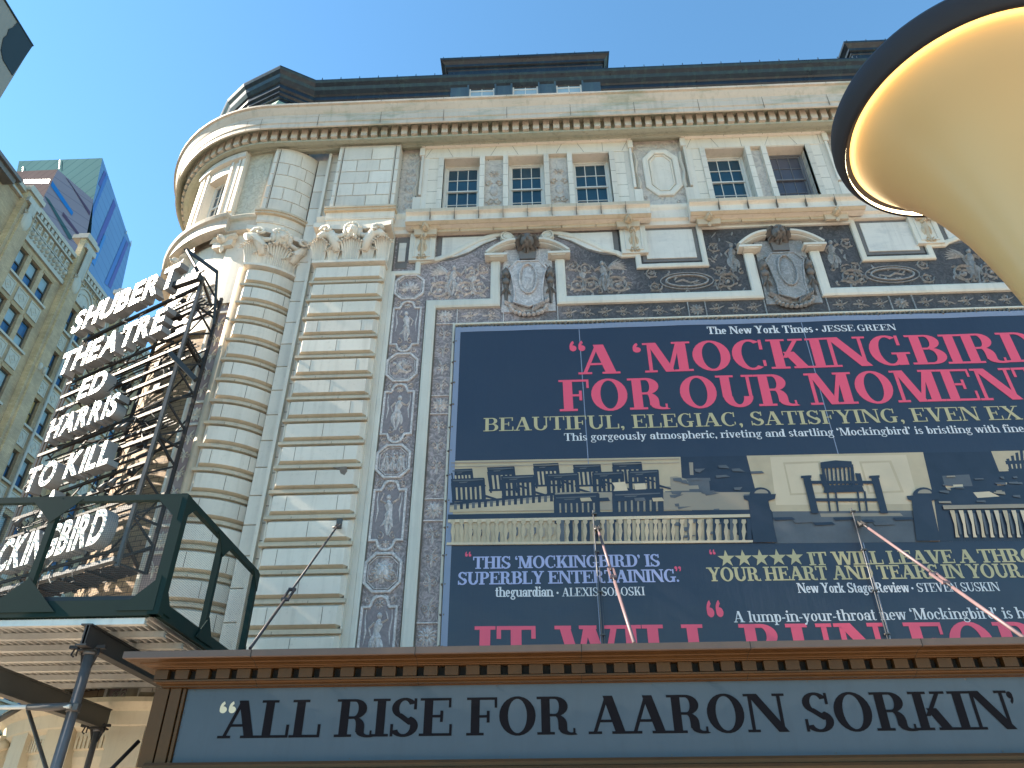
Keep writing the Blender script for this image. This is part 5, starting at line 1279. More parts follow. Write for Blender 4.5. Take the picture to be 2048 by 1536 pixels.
# rocking chair
for k in range(7): a = 1651+8.5*k; P_([(a, 935), (a+4, 935), (a+7, 972), (a+3, 972)], 3)
P_([(1640, 926), (1670, 922), (1702, 924), (1704, 936), (1641, 938)], 3); P_([(1641, 930), (1647, 930), (1654, 985), (1648, 985)], 3); P_([(1699, 930), (1705, 930), (1710, 985), (1704, 985)], 3)
P_([(1650, 972), (1722, 970), (1728, 985), (1646, 987)], 3); P_([(1638, 950), (1650, 950), (1655, 975), (1645, 975)], 3); P_([(1709, 948), (1720, 948), (1726, 973), (1716, 973)], 3)
for a, b, w in ((1604, 1622, 15), (1740, 1760, 15)): P_([(a, 953), (a+w, 952), (b+w, 1028), (b, 1028)], 3); P_([(a-3, 953), (a+w+3, 952), (a+w+3, 957), (a-3, 958)], 3)
R_(1618, 963, 1745, 969, 3); R_(1628, 998, 1755, 1004, 3)
for a in (1652, 1668, 1712, 1726): P_([(a, 984), (a+4, 984), (a+9, 1024), (a+5, 1024)], 3)
# right-hand balustrade
P_([(1884, 1012), (2110, 1008), (2110, 1016), (1886, 1020)], 2)
for k in range(11):
    x = 1898+17.5*k; P_([(x, 1022), (x+9, 1022), (x+11, 1030), (x+17, 1070), (x+20, 1076), (x+12, 1076), (x+9, 1050)], 1 if k % 3 else 0)
    P_([(x+11, 1028), (x+15, 1028), (x+24, 1070), (x+20, 1070)], 4)
pz.build("printed_picture", INK, BN)

# ---- thin steel poles standing over the banner seams
for a, b, w in (((1186, 1020), (1207, 1300), "left dark steel pole over the banner with clamp and rod"), ((1703, 1015), (1792, 1300), "right dark steel pole over the banner with clamp and rod")):
    p, q = at(*a, -.32), at(*b, -.32)
    t = thing("guide_pole", ("thin dark pole running down the banner's left seam past the quote in lavender letters" if 'left' in w else "thin dark pole running down the banner's right seam past the row of stars"), "pole", (p.x, -.32, q.z), "steel poles over the banner seams")
    MB().tube([(p.x, -.30, p.z), (p.x, -.30, 4.9)], .014, 8).tube([(p.x+.06, -.27, p.z-1.4), (p.x+.06, -.27, 4.9)], .008, 6).build("pole", ['greyink'], t)
    m_ = MB()
    for k in range(5): m_.box(p.x-.03, p.x+.08, -.325, -.25, p.z-.1-.95*k, p.z-.07-.95*k)
    m_.build("pole_clamp", ['steelgrey'], t)

# ================================================================== the marquee
MY = -5.0
q = at(248, 1303, MY); mxl = q.x
MQ = thing("marquee", "bronze theatre marquee with dentil cornice and slate-blue panel in big black serif letters", "marquee", (mxl, -2.5, 3.0))
def mz(y, o=0): return at(1100, y, MY+o).z
xr = 21.0
def mpath(): return [(xr, MY, 0, -1), (mxl+.0, MY, -1, -1), (mxl, -.3, -1, 0)]
zt, zl = mz(1289), mz(1304.5)
def mo(y, o): return at(1100, y, MY+o).z
zd1, zd0, zp1 = mo(1327, .38), mo(1347.5, .38), mo(1368, .62)
# stepped profile, inwards offsets measured from the lip
mp_ = [(-.5, zt-.02), (0, zt), (.0, zt-.10), (-.02, zl+.005)]
MB().sweep(mp_, mpath()).build("top_lip", ['bronzelip'], MQ)
zq = zl-zd1; ps = [(-.02, zl+.005), (-.14, zl-.10*zq), (-.20, zl-.14*zq), (-.21, zl-.34*zq), (-.25, zl-.42*zq), (-.29, zl-.66*zq), (-.30, zl-.8*zq), (-.35, zl-.84*zq), (-.36, zd1)]
ps += [(-.50, zd1-.005), (-.50, zd0), (-.39, zd0-.004), (-.39, zd0-.03), (-.43, zd0-.034), (-.44, zd0-.055), (-.47, zd0-.06), (-.50, zd0-.07), (-.50, zd0-.09), (-.56, zd0-.095), (-.56, zp1+.03), (-.60, zp1)]
MB().sweep(ps, mpath()).build("cornice", ['bronze'], MQ)
d = MB(); x = mxl+.40; k = 0
while x < xr:
    if x < 13: MB().box(x, x+.215, MY+.38, MY+.505, zd0+.006, zd1-.008).build('dentil', ['bronze'], MQ)
    else: d.box(x, x+.215, MY+.38, MY+.505, zd0+.006, zd1-.008)
    x += .335
y = MY+.55
while y < -.5: d.box(mxl+.38, mxl+.505, y, y+.215, zd0+.006, zd1-.008); y += .335
d.build("dentil_course", ['bronze'], MQ)['kind'] = 'stuff'
g = MB(); g.box(mxl+.499, xr, MY+.495, MY+.4985, zd0, zd1)
x = mxl+2.05
while x < xr: g.sweep([(o+.0015, z) for o, z in ps[:9]], [(x+.010, MY, 0, -1), (x, MY, 0, -1)]); g.sweep([(o+.0015, z) for o, z in ps[12:]], [(x+.010, MY, 0, -1), (x, MY, 0, -1)]); g.box(x, x+.012, MY-.002, MY+.02, zl, zt-.001); x += 2.6
g.build("panel_joint", ['bronzedark'], MQ)
zp0 = at(1100, 1517, MY+.62).z
xp0 = at(372, 1400, MY+.62).x
e = MB(); xa = at(312, 1380, MY+.58).x
for a, b, w in ((0, .44, .0), (.50, .83, .0), (.88, .97, .02)):
    f = (xp0-xa)/1.0; e.box(xa+f*a, xa+f*b, MY+.56+w, MY+.70, zp0-.06, zp1+.004)
e.box(xa, xa+.35, MY+.72, -.4, zp0-.06, zp1)
e.build("fluted_post", ['bronze'], MQ)
MB().box(xa+.02, xp0+.02, MY+.63, MY+.69, zp0-.05, zp1).build("post_groove", ['bronzedark'], MQ)
MB().box(xp0, xr, MY+.62, MY+.66, zp0, zp1+.003).build("sign_panel", ['marqpanel'], MQ)
b_ = MB(); lp = [(-.60, zp0), (-.52, zp0-.01), (-.50, zp0-.05), (-.50, zp0-.10), (-.44, zp0-.12), (-.42, zp0-.16), (-.42, zp0-.30), (-.5, zp0-.36), (-2.5, zp0-.36)]
b_.sweep(lp, mpath()); b_.build("base_moulding", ['bronze'], MQ)
MB().box(mxl+.7, xr, MY+.7, -.35, zt-.25, zt-.05).build("roof_deck", ['bronzelip'], MQ)
MB().box(mxl+.8, xr, MY+.9, -.35, zp0-.33, zp0-.30).build("underside", ['bronzelip'], MQ)
rv = MB()
for k in range(22):
    x = xp0+.1+2.45*k
    rv.mp = None; rv.box(x, x+.02, MY+.612, MY+.62, zp1-.03, zp1-.012); rv.box(x+.2, x+.22, MY+.612, MY+.62, zp0+.02, zp0+.038)
for k in range(6): rv.box(xp0+.015, xp0+.03, MY+.612, MY+.62, zp0+.1+.2*k, zp0+.118+.2*k)
rv.build("rivet_row", ['steelgrey'], MQ)
tm = FL(-MY-.62)
def mtext(name, m, s, L, R, h, bold=False, fit=None, w=.006, track=-.02):
    a, c = at(*L, MY+.62), at(*R, MY+.62)
    for q in set_line(None, s, a.x, a.z, c.x, c.z, h, bold, w, fit, track, tm): q.build(name, [m], MQ)
hh = at(1100, 1392, MY+.62).z-at(1100, 1468, MY+.62).z
mtext("sign_text", 'marqtext', "ALL RISE FOR AARON SORKIN", (434, 1477), (2036, 1458.5), hh, 'm', track=-.03)
mtext("quote_mark", 'cream_ink', "\u201c", (424, 1477), (464, 1477), hh*.97, True)
mtext("quote_mark", 'marqtext', "\u2019", (2034, 1459), (2052, 1459), hh, True)

# ---- tie rods from the wall down to the marquee
for k, (a, wy, b, m, lab) in enumerate((((678, 1048), -.48, (500, 1297), 'rod', "dark slender tie rod with turnbuckle crossing the rusticated pilaster"), ((1194, 1052), -.30, (1269, 1287), 'pinkrod', "pinkish tie rod anchored over the banner's printed balustrade, crossing the lavender quote"), ((1718, 1043), -.30, (2052, 1278), 'pinkrod', "pinkish tie rod anchored just under the banner's printed rocking chair, slanting right"))):
    A, B = at(*a, wy), at(*b, MY+.12)
    t = thing("tie_rod", lab, "tie rod", (A.x, wy, B.z), "tie rods holding up the marquee")
    D = B-A; f = lambda s: A+D*s
    mid = (.66, .50, .585)[k]
    if m == 'rod': MB().tube([f(.02), f(mid-.03)], .022, 8).tube([f(mid+.03), f(1.0)], .026, 8).build("rod", ['rod'], t)
    else:
        MB().tube([f(.085), f(mid-.055)], .030, 8).tube([f(mid+.075), f(1.0)], .032, 8).build("rod", ['pinkrod'], t)
        MB().tube([f(.02), f(.085)], .024, 8).tube([f(mid-.055), f(mid-.02)], .02, 8).tube([f(mid+.02), f(mid+.075)], .02, 8).build("threaded_end", ['rod'], t)
    n = D.normalized(); s_ = n.cross(Vector((0, 0, 1))).normalized(); u_ = s_.cross(n)
    tb = MB()
    for sg in (-1, 1): tb.bar(f(mid)-n*.20+s_*.05*sg, f(mid)+n*.20+s_*.05*sg, .03, .045)
    for sg in (-1, 1): tb.bar(f(mid)+n*(.22*sg)-s_*.066, f(mid)+n*(.22*sg)+s_*.066, .07, .05)
    tb.build("turnbuckle", ['rod' if m == 'rod' else 'pinkrod'], t)
    an = MB(); an.box(A.x-.07, A.x+.07, wy+.0, wy+.03, A.z-.12, A.z+.14); 
    for sg in (-1, 1): an.bar(A+s_*.04*sg+Vector((0, .02, 0)), A+n*.27+s_*.04*sg, .018, .06)
    an.tube([A+n*.24-s_*.09, A+n*.24+s_*.09], .03, 8); an.build("wall_anchor", ['steelgrey'], t)
# ================================================================== letter sign on its steel frame at the corner
PH = 27.0; RS = 5.2
SN = Vector((-sin(radians(PH)), -cos(radians(PH)), 0)); SD = Vector((cos(radians(PH)), -sin(radians(PH)), 0))
SO = Vector((TC[0], TC[1], 0))+SN*RS
SM = lambda u, v, w: tuple(SO+SD*u+SN*w+Vector((0, 0, v)))
SG = thing("letter_sign", "tall steel frame sign with white channel letters in seven rows on the rounded corner", "sign", tuple(SO+Vector((0, 0, 7.6))))
UL, UR = -2.95, 2.12
rows = [("SHUBERT", -3.16, 1.42, 15.70, .88), ("THEATRE", -2.98, 1.50, 14.08, .84), ("ED", -1.38, -.27, 12.76, .70), ("HARRIS", -2.16, .66, 11.70, .70), ("TO KILL", -2.32, 1.05, 10.20, .72), ("A", -1.12, -.55, 9.28, .68), ("MOCKINGBIRD", -3.40, 1.80, 8.05, .86)]
def letter_mesh(ch, h):
    cu = bpy.data.curves.new("letter", 'FONT'); cu.body = ch; cu.size = 1.0; cu.offset = .032; cu.resolution_u = 5
    ob = bpy.data.objects.new("tmp", cu); COL.objects.link(ob)
    dg = bpy.context.evaluated_depsgraph_get(); dg.update()
    me = bpy.data.meshes.new_from_object(ob.evaluated_get(dg))
    bpy.data.objects.remove(ob); bpy.data.curves.remove(cu); return me
for word, u0, u1, z0, h in rows:
    ms = []
    for c in word:
        if c == ' ': ms.append((None, .34, 0)); continue
        me = letter_mesh(c, h); xs = [v.co.x for v in me.vertices]; ys = [v.co.y for v in me.vertices]
        ms.append((me, max(xs)-min(xs), (min(xs), min(ys), max(ys))))
    gap = .10; tot = sum(w for _, w, _ in ms)+gap*(len(ms)-1); sx = (u1-u0)/tot; u = u0
    for (me, w, bb), ch in zip(ms, word):
        if me is not None:
            bm = bmesh.new(); bm.from_mesh(me)
            bmesh.ops.remove_doubles(bm, verts=bm.verts, dist=1e-5)
            for f in bm.faces: f.normal_update()
            sy = h/(bb[2]-bb[1]); D = .30
            for v in bm.verts: v.co = Vector((u+(v.co.x-bb[0])*sx, z0+(v.co.y-bb[1])*sy, 0))
            front = list(bm.faces)
            r = bmesh.ops.extrude_face_region(bm, geom=front)
            for v in [g for g in r['geom'] if isinstance(g, bmesh.types.BMVert)]: v.co.z = D
            bm.verts.ensure_lookup_table(); bm.faces.ensure_lookup_table()
            bm.verts.index_update(); b = MB(mp=SM)
            fs, mi = [], []
            vs = [tuple(v.co) for v in bm.verts]
            b.add(vs, [tuple(v.index for v in f.verts) for f in bm.faces])
            b.m = [0 if all(v.co.z > D-1e-4 for v in f.verts) else 1 for f in bm.faces]
            o = b.build("letter", ['enamel', 'enamelshade'], SG)
            # bulbs along the strokes of the face
            bb_ = MB(mp=SM); random.seed(ord(ch)+int(z0*10)); cents = []
            for f in bm.faces:
                if all(v.co.z > D-1e-4 for v in f.verts) and f.calc_area() > .004:
                    c_ = f.calc_center_median()
                    if all((c_-k).length > .12 for k in cents): cents.append(c_.copy()); bb_.blob(c_.x, c_.y, D, .032, .032, .05, n=6, m=2)
            if cents: bb_.build("bulb_row", ['bulb'], o)
            bm.free(); bpy.data.meshes.remove(me)
        u += (w+gap)*sx
random.seed(21)
def S(u, v, w): return SM(u, v, w)
fw = -.06; bw = -.78
for u, t in ((UR, .085), (UL, .07), (UL+.16, .05)): MB().bar(S(u, 7.55, fw), S(u, 15.95 if u > 0 else 15.6, fw), t, t).build("front_post", ['steelgrey'], SG)
bk = MB()
for u in (UR+.02, -.4, UL+.1): bk.bar(S(u, 7.6, bw), S(u, 15.7, bw), .075, .075)
for k in range(8):          # zigzag of the right-hand lattice post
    z0 = 7.75+1.03*k; z1 = z0+.52
    bk.bar(S(UR, z0, fw), S(UR, z1, bw), .035, .05); bk.bar(S(UR, z1, bw), S(UR, z0+1.03, fw), .035, .05)
    if k % 2: bk.bar(S(UR, z0, fw), S(UR, z0, bw), .05, .05)
    bk.bar(S(UL+.1, z0, fw), S(UL+.1, z1, bw), .03, .04); bk.bar(S(UL+.1, z1, bw), S(UL+.1, z0+1.03, fw), .03, .04)
for k in range(4): bk.bar(S(-.4, 7.8+2*k, bw), S(UR, 9.7+2*k, bw), .03, .04); bk.bar(S(-.4, 9.7+2*k, bw), S(UL+.1, 7.8+2*k, bw), .03, .04)
bk.build("lattice_frame", ['steel'], SG)
rails = [15.62, 15.15, 14.78, 14.02, 13.55, 13.1, 12.70, 12.35, 11.64, 11.15, 10.85, 10.14, 9.75, 9.22, 8.98, 7.98]
for k, z in enumerate(rails):
    r = MB(); t = .055 if k % 2 else .075
    r.bar(S(UL, z, fw), S(UR, z, fw), t, t*1.2)
    r.build("rail", ['steel'], SG)
for z in (15.3, 13.9, 12.5, 11.0, 9.6, 8.2):
    MB().bar(S(UL+.1, z, bw), S(UR, z+.02, bw), .05, .06).build("rear_rail", ['steel'], SG)
bb = MB()                    # bottom beam: a channel with catwalk bars
bb.bar(S(UL-.3, 7.70, fw+.05), S(UR, 7.70, fw+.05), .16, .10)
bb.build("bottom_beam", ['steelgrey'], SG)
cat = MB()
for k in range(9): cat.bar(S(UL-.2, 7.66, -.16-.075*k), S(UR-.1, 7.66, -.16-.075*k), .028, .03)
for k in range(6): u = UL+(UR-UL)*k/5; cat.bar(S(u, 7.62, 0), S(u, 7.62, bw), .05, .05)
for z in (15.45, 13.98, 11.55): 
    for k in range(5): cat.bar(S(UL+.2, z-.05, -.18-.10*k), S(UR-.1, z-.05, -.18-.10*k), .03, .03)
cat.build("catwalk", ['steel'], SG)
ar = MB()                    # arms reaching back to the wall
def wall_pt(a, z, o=.12): return (TC[0]-sin(radians(a))*(TR+o), TC[1]-cos(radians(a))*(TR+o), z)
ar.bar(S(UR, 13.78, fw), wall_pt(8.5, 13.9), .07, .09); ar.bar(wall_pt(8.5, 13.9), S(UR, 12.95, bw), .06, .07)
ar.bar(S(UR, 15.85, fw), wall_pt(10, 15.9), .06, .07); ar.bar(S(UR, 11.0, fw), wall_pt(11, 10.95), .05, .06); ar.bar(S(UR, 8.2, fw), wall_pt(12, 8.1), .06, .07)
for z in (15.2, 12.4, 9.6, 7.8): ar.bar(S(-.4, z, bw), wall_pt(28, z), .06, .07); ar.bar(S(UL+.1, z, bw), wall_pt(48, z), .06, .07)
ar.build("wall_arm", ['steel'], SG)
tp = MB()                    # hoist arm and spot bracket at the top
A_ = Vector(S(UR, 15.9, 0)); tip = Vector(S(1.55, 16.95, .35)); tp.bar(A_, tip, .08, .10); tp.bar(tip, S(UR+.35, 16.1, -.2), .07, .09); tp.bar(S(UR+.35, 16.1, -.2), S(UR+.42, 14.4, -.5), .05, .06); tp.bar(S(UR-.5, 15.95, .1), S(UR+.2, 16.0, .1), .05, .06); tp.bar(tip, S(UR+.1, 16.0, .3), .05, .05)
tp.bar(S(.9, 15.95, .12), S(UR+.15, 15.75, .12), .16, .18); tp.bar(S(UR+.05, 13.1, .25), S(UR+.75, 12.3, -.2), .12, .12)
tp.build("hoist_arm", ['wire'], SG)
bx = MB()
for k in range(34):          # transformer boxes and insulators
    u = random.uniform(UL+.2, UR-.2); v = random.choice(rails)+random.uniform(-.05, .25); w = random.uniform(-.6, -.1); s = random.uniform(.06, .16)
    bx.bar(S(u, v, w), S(u+s*1.5, v, w), s, s*1.2)
bx.build("junction_box", ['steel'], SG)
wr = MB()
for k in range(120):
    u = random.uniform(UL+.05, UR-.15); v = random.choice(rails)-random.uniform(0, .1); w = random.uniform(-.35, .12); p = [(u, v, w)]
    for i in range(5): u += random.uniform(-.16, .16); v -= random.uniform(.02, .15); w += random.uniform(-.06, .06); p.append((u, v, w))
    wr.tube([S(*q) for q in p], random.choice((.009, .013, .018)), 5)
for z in (15.05, 13.3, 12.0, 10.65, 9.5, 8.85):
    for k in range(3): wr.tube([S(UL+.1+(UR-UL-.2)*i/8, z+.05*k-.04*sin(i*1.3+k), -.16-.05*k) for i in range(9)], .017, 5)
wr.build("cable_run", ['wire'], SG)
for u, v in ((.9, 9.9), (1.25, 9.95), (.75, 11.6), (1.0, 11.55), (-2.4, 11.0), (-2.3, 9.7), (-2.7, 8.9), (-2.2, 13.0)):
    a = Vector(S(u, v, -.05)); MB().tube([a, a+SN*.12+Vector((0, 0, -.12)), a+SN*.2+Vector((0, 0, -.30))], [.02, .05, .085], 8).build("sign_lamp", ['steelgrey'], SG)

# ================================================================== sidewalk shed
SY = -5.05
tpR = at(372, 995, SY); btR = at(330, 1228, SY); sx_ = -6.30; z1_, z0_ = tpR.z, at(330, 1228, SY).z
SH = thing("sidewalk_shed", "dark green sidewalk shed with mesh parapet, corrugated deck and steel pipe legs", "scaffold", (sx_, SY, 0))
xl_ = -14.0; ye = -1.15
MB().bar((xl_, SY, z1_), (sx_+.05, SY, z1_), .10, .11).build("parapet_rail", ['green'], SH)
MB().bar((sx_, SY-.05, z1_), (sx_, ye, z1_), .10, .12).build("parapet_rail", ['green'], SH)
MB().bar((xl_, SY, z0_+.10), (sx_+.06, SY, z0_+.10), .12, .26).build("bottom_beam", ['green'], SH)
MB().bar((xl_, SY+.1, z0_+.27), (sx_-.05, SY+.1, z0_+.27), .18, .10).build("toe_board", ['beam'], SH)
MB().bar((sx_, SY-.06, z0_+.10), (sx_, ye, z0_+.10), .12, .26).build("bottom_beam", ['green'], SH)
posts = [(sx_, SY), (sx_, SY+1.85), (sx_, ye)]+[(sx_-2.25*k, SY) for k in (1, 2, 3)]
for k, (x, y) in enumerate(posts):
    o = MB().bar((x, y, z0_-.02), (x, y, z1_+.03), .17 if k == 0 else .11, .19 if k == 0 else .11).build("parapet_post", ['green'], SH)
    if y == SY:
        for sg in ((-1, 1) if k else (-1,)):
            MB().prism([(x, z1_-.46), (x+sg*.46, z1_-.02), (x, z1_-.02)], 0, .02, mp=FL(-SY+.07)).build("gusset_plate", ['green'], o); MB().prism([(x, z0_+.62), (x+sg*.62, z0_+.04), (x, z0_+.04)], 0, .02, mp=FL(-SY+.075)).build("gusset_plate", ['green'], o)
    if x == sx_:
        for sg in ((1,) if k == 0 else (-1, 1) if k == 1 else (-1,)):
            for a, b in ((z1_-.40, z1_-.02), (z0_+.5, z0_+.04)): MB().add([(sx_+.07, y, a), (sx_+.07, y+sg*.4, b), (sx_+.07, y, b), (sx_+.09, y, a), (sx_+.09, y+sg*.4, b), (sx_+.09, y, b)], [(0, 1, 2), (3, 5, 4), (0, 3, 4, 1), (1, 4, 5, 2), (2, 5, 3, 0)]).build("gusset_plate", ['green'], o)
ms_ = MB(); ms_.add([(xl_, SY+.055, z0_+.2), (sx_, SY+.055, z0_+.2), (sx_, SY+.055, z1_), (xl_, SY+.055, z1_)], [(0, 1, 2, 3)]); ms_.add([(sx_-.055, SY, z0_+.2), (sx_-.055, ye, z0_+.2), (sx_-.055, ye, z1_), (sx_-.055, SY, z1_)], [(0, 1, 2, 3)])
ms_.build("mesh_screen", ['mesh'], SH, fix=False)
zdk = z0_-.05
ck = MB(); x = xl_; pt = .135; pr = [(0, 0), (.03, 0), (.052, .055), (.105, .055), (.127, 0)]
vsx = []
while x < sx_-.02: vsx += [(x+a, zdk+b) for a, b in pr]; x += pt
ck.add([(a, y, z) for a, z in vsx for y in (SY+.03, .9)], [(2*i, 2*i+1, 2*i+3, 2*i+2) for i in range(len(vsx)-1)])
ck.build("corrugated_deck", ['corr'], SH, fix=False)
for k in range(7):
    y = SY+.06+.74*k
    j = MB(); xe = sx_-.14
    j.box(xl_, xe, y-.06, y+.06, zdk-.105, zdk-.088); j.box(xl_, xe, y-.06, y+.06, zdk-.02, zdk-.004); j.box(xl_, xe, y-.01, y+.01, zdk-.088, zdk-.02)
    j.box(xl_, xe, y-.058, y-.05, zdk-.088, zdk-.02)
    j.build("joist", ['alu'], SH)
def ibeam(x, y0, y1, z0, z1, m, x2=None):
    b = MB(); x2 = x if x2 is None else x2
    def seg(w0, w1, a, c):
        b.add([(xx+w, y, z) for xx, y in ((x, y0), (x2, y1)) for w in (w0, w1) for z in (a, c)], [(0, 1, 3, 2), (4, 6, 7, 5), (0, 4, 5, 1), (2, 3, 7, 6), (0, 2, 6, 4), (1, 5, 7, 3)])
    seg(-.09, .09, z0, z0+.025); seg(-.09, .09, z1-.025, z1); seg(-.012, .012, z0+.025, z1-.025); seg(.05, .062, z0+.025, z1-.025)
    return b.build("beam", [m], SH)
zb1 = zdk-.11
ibeam(-7.32, SY-.1, .3, zb1-.34, zb1, 'beam'); ibeam(-9.12, -4.9, -.75, 4.42, 4.80, 'beamgrey', -9.02)
def leg(x, y, ztop, r, m):
    o = MB().tube([(x, y, 0), (x, y, ztop)], r, 14).tube([(x, y, ztop-.02), (x, y, ztop+.04)], r*1.3, 12).build("pipe_leg", [m], SH)
    c = MB(); c.box(x-.16, x+.16, y-.12, y+.12, ztop+.02, ztop+.05)
    for sg in (-1, 1):
        c.prism([(x+sg*r, ztop-.22), (x+sg*.15, ztop+.02), (x+sg*r, ztop+.02)], -.01, .01, mp=lambda u, v, w, y=y: (u, y-w, v))
        c.tube([(x+sg*.16, y-.1, ztop+.12), (x+sg*.16, y-.1, ztop-.06)], .014, 6); c.box(x+sg*.22-.07, x+sg*.22+.07, y-.14, y-.06, ztop+.05, ztop+.10); c.tube([(x+sg*.2, y-.12, ztop+.05), (x+sg*.22, y-.14, ztop-.05), (x+sg*.17, y-.14, ztop-.08)], .014, 6)
    c.build("beam_clamp", ['steel'], o)
leg(-7.30, SY+.20, zb1-.40, .082, 'pipe'); leg(-8.99, -1.0, 4.36, .06, 'pipe'); leg(-9.95, SY+.2, zb1-.40, .08, 'pipe')
zr = at(100, 1413, SY+.05).z
MB().tube([(xl_, SY+.06, zr), (-7.28, SY+.06, zr)], .034, 10).build("ledger_pipe", ['alu'], SH)
cl = MB(); cl.tube([(-7.95, SY+.06, zr), (-7.6, SY+.06, zr-.01), (-7.3, SY+.08, zr+.01)], [.045, .06, .05], 8); cl.tube([(-7.30, SY+.2, zr-.06), (-7.30, SY+.2, zr+.06)], .10, 14); cl.box(-7.24, -7.16, SY+.06, SY+.10, zr-.05, zr+.04)
cl.build("pipe_coupler", ['steelgrey'], SH)
a, c = at(56, 1420, -3.2), at(95, 1545, -3.6); MB().tube([a, a+(c-a)*3], .035, 8).build("brace_pipe", ['steelgrey'], SH)
a, c = at(278, 1482, -3.9), at(215, 1546, -4.2); MB().tube([a, a+(c-a)*2], .032, 8).build("brace_pipe", ['beam'], SH)
a, c = at(75, 1395, -2.6), at(-20, 1450, -2.9); MB().tube([a, c], .05, 8).build("brace_pipe", ['beamgrey'], SH)

# ================================================================== lit trumpet-shaped street lamp
LX, LYc, LZ, LR = 1.7166, -15.0929, 4.2, .504
LP = thing("street_lamp", "glowing cream trumpet-shaped lamp with a wide charcoal rim, close overhead on the right", "lamp", (LX, LYc, 0))
pf = [(.452, 4.148), (.445, 4.132), (.432, 4.115), (.412, 4.085), (.388, 4.045), (.357, 3.995), (.322, 3.94), (.286, 3.87), (.252, 3.79), (.224, 3.71), (.197, 3.63), (.172, 3.53), (.148, 3.42), (.130, 3.32), (.116, 3.20), (.105, 3.05), (.096, 2.8), (.090, 2.3), (.088, 1.4), (.088, .35)]
MB().lathe(LX, LYc, pf, 96).build("lamp_shade", ['lampcream'], LP)
rim = [(.452, 4.152), (.474, 4.150), (.474, 4.122), (.480, 4.120), (.490, 4.140), (.502, 4.165), (.506, 4.20), (.503, 4.24), (.49, 4.265), (.40, 4.275), (0.001, 4.28)]
MB().lathe(LX, LYc, rim, 96).build("rim", ['lampdark'], LP)
MB().lathe(LX, LYc, [(.4725, 4.126), (.4725, 4.147)], 96).build("light_ring", ['led'], LP, fix=False)
MB().lathe(LX, LYc, [(.0885, .36), (.13, .34), (.16, .30), (.17, .02), (.17, 0)], 32).build("base", ['lampdark'], LP)
# ================================================================== buildings across the side street
BXx = -32.0
BB = thing("brick_building", "tan-brown brick loft building with banked sash windows and terracotta panels behind the letter sign", "building", (BXx, 28, 0))
BMp = lambda u, v, w: (BXx+w, u, v)
Y0b, Y1b = 10.4, 52.0
piers = [14.72+5.95*k for k in range(6)]
wl_ = MB(mp=BMp); win_ = []
def cols(k): return [(piers[k]+c, piers[k]+c+.97) for c in (.98, 2.33, 3.68)] if k == 0 else [(piers[k]+c, piers[k]+c+.98) for c in (.86, 2.25, 3.65)]
floors = [35.25-3.7*k for k in range(9)]
u = Y0b; cc = []
for k in range(5): cc += cols(k)
pre = [(11.2, 12.15), (12.6, 13.55)]
cc = pre+cc
for a, b in cc:
    wl_.ubox(u, a, 0, 38.2, -.6, 0); zz = 0
    for f in reversed(floors): wl_.ubox(a, b, zz, f-1.95, -.6, 0); zz = f
    wl_.ubox(a, b, zz, 38.2, -.6, 0); u = b
wl_.ubox(u, Y1b, 0, 38.2, -.6, 0)
wl_.build("wall", ['brick'], BB)
MB().box(BXx-18, BXx-.9, Y0b, Y1b, 0, 38.0).build("building_core", ['void'], BB)
pi_ = MB(mp=BMp); pf_ = MB(mp=BMp)
for k, p in enumerate(piers):
    zt_ = 38.35 if k == 0 else 40.1; pi_ = MB(mp=BMp); pf_ = MB(mp=BMp); pi_.ubox(p-.55, p+.75, 0, zt_, 0, .42); pi_.ubox(p-.30, p+.50, 0, 36.5, .42, .56)
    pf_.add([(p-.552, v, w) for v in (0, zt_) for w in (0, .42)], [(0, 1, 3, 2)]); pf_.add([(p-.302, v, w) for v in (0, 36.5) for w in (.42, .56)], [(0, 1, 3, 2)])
    pf_.build("pier_return", ['sunlitbrick'], pi_.build("pier", ['brick'], BB), fix=False)
sf = MB(); sf.add([(BXx-18, Y0b-.01, 0), (BXx-.0, Y0b-.01, 0), (BXx, Y0b-.01, 38.2), (BXx-18, Y0b-.01, 38.2)], [(0, 1, 2, 3)]); sf.build("street_face", ['sunlitbrick'], BB, fix=False)
for k, p in enumerate(piers):
    cpz = MB(mp=BMp)
    h_ = -1.75 if k == 0 else 0.0; cpz.ubox(p-.66, p+.86, 40.1+h_, 40.45+h_, -.6, .55); cpz.ubox(p-.45, p+.65, 40.45+h_, 40.75+h_, -.4, .4)
    cpz.blob(p+.1, 36.3, .5, .42, .8, .22, n=9); cpz.ubox(p-.2, p+.4, 36.9, 39.3+h_, .56, .62)
    for s in (-1, 1): cpz.scroll(p+.1+s*.24, 36.9, .2, 1.2, 0, s, .08, .15, .5)
    cpz.ubox(p-.5, p+.7, 39.3+h_, 39.7+h_, .4, .62); cpz.blob(p-.1, 29.3, .55, .13, .3, .2); cpz.blob(p+.35, 29.3, .55, .13, .3, .2)
    cpz.build("pier_cap", ['bstone'], BB)
cap = MB(mp=BMp); cap.ubox(Y0b, Y1b, 38.2, 38.5, -.6, .25); cap.ubox(Y0b, Y1b, 37.7, 37.85, 0, .2)
cap.build("parapet_coping", ['bstone'], BB)
oc = MB(mp=BMp)
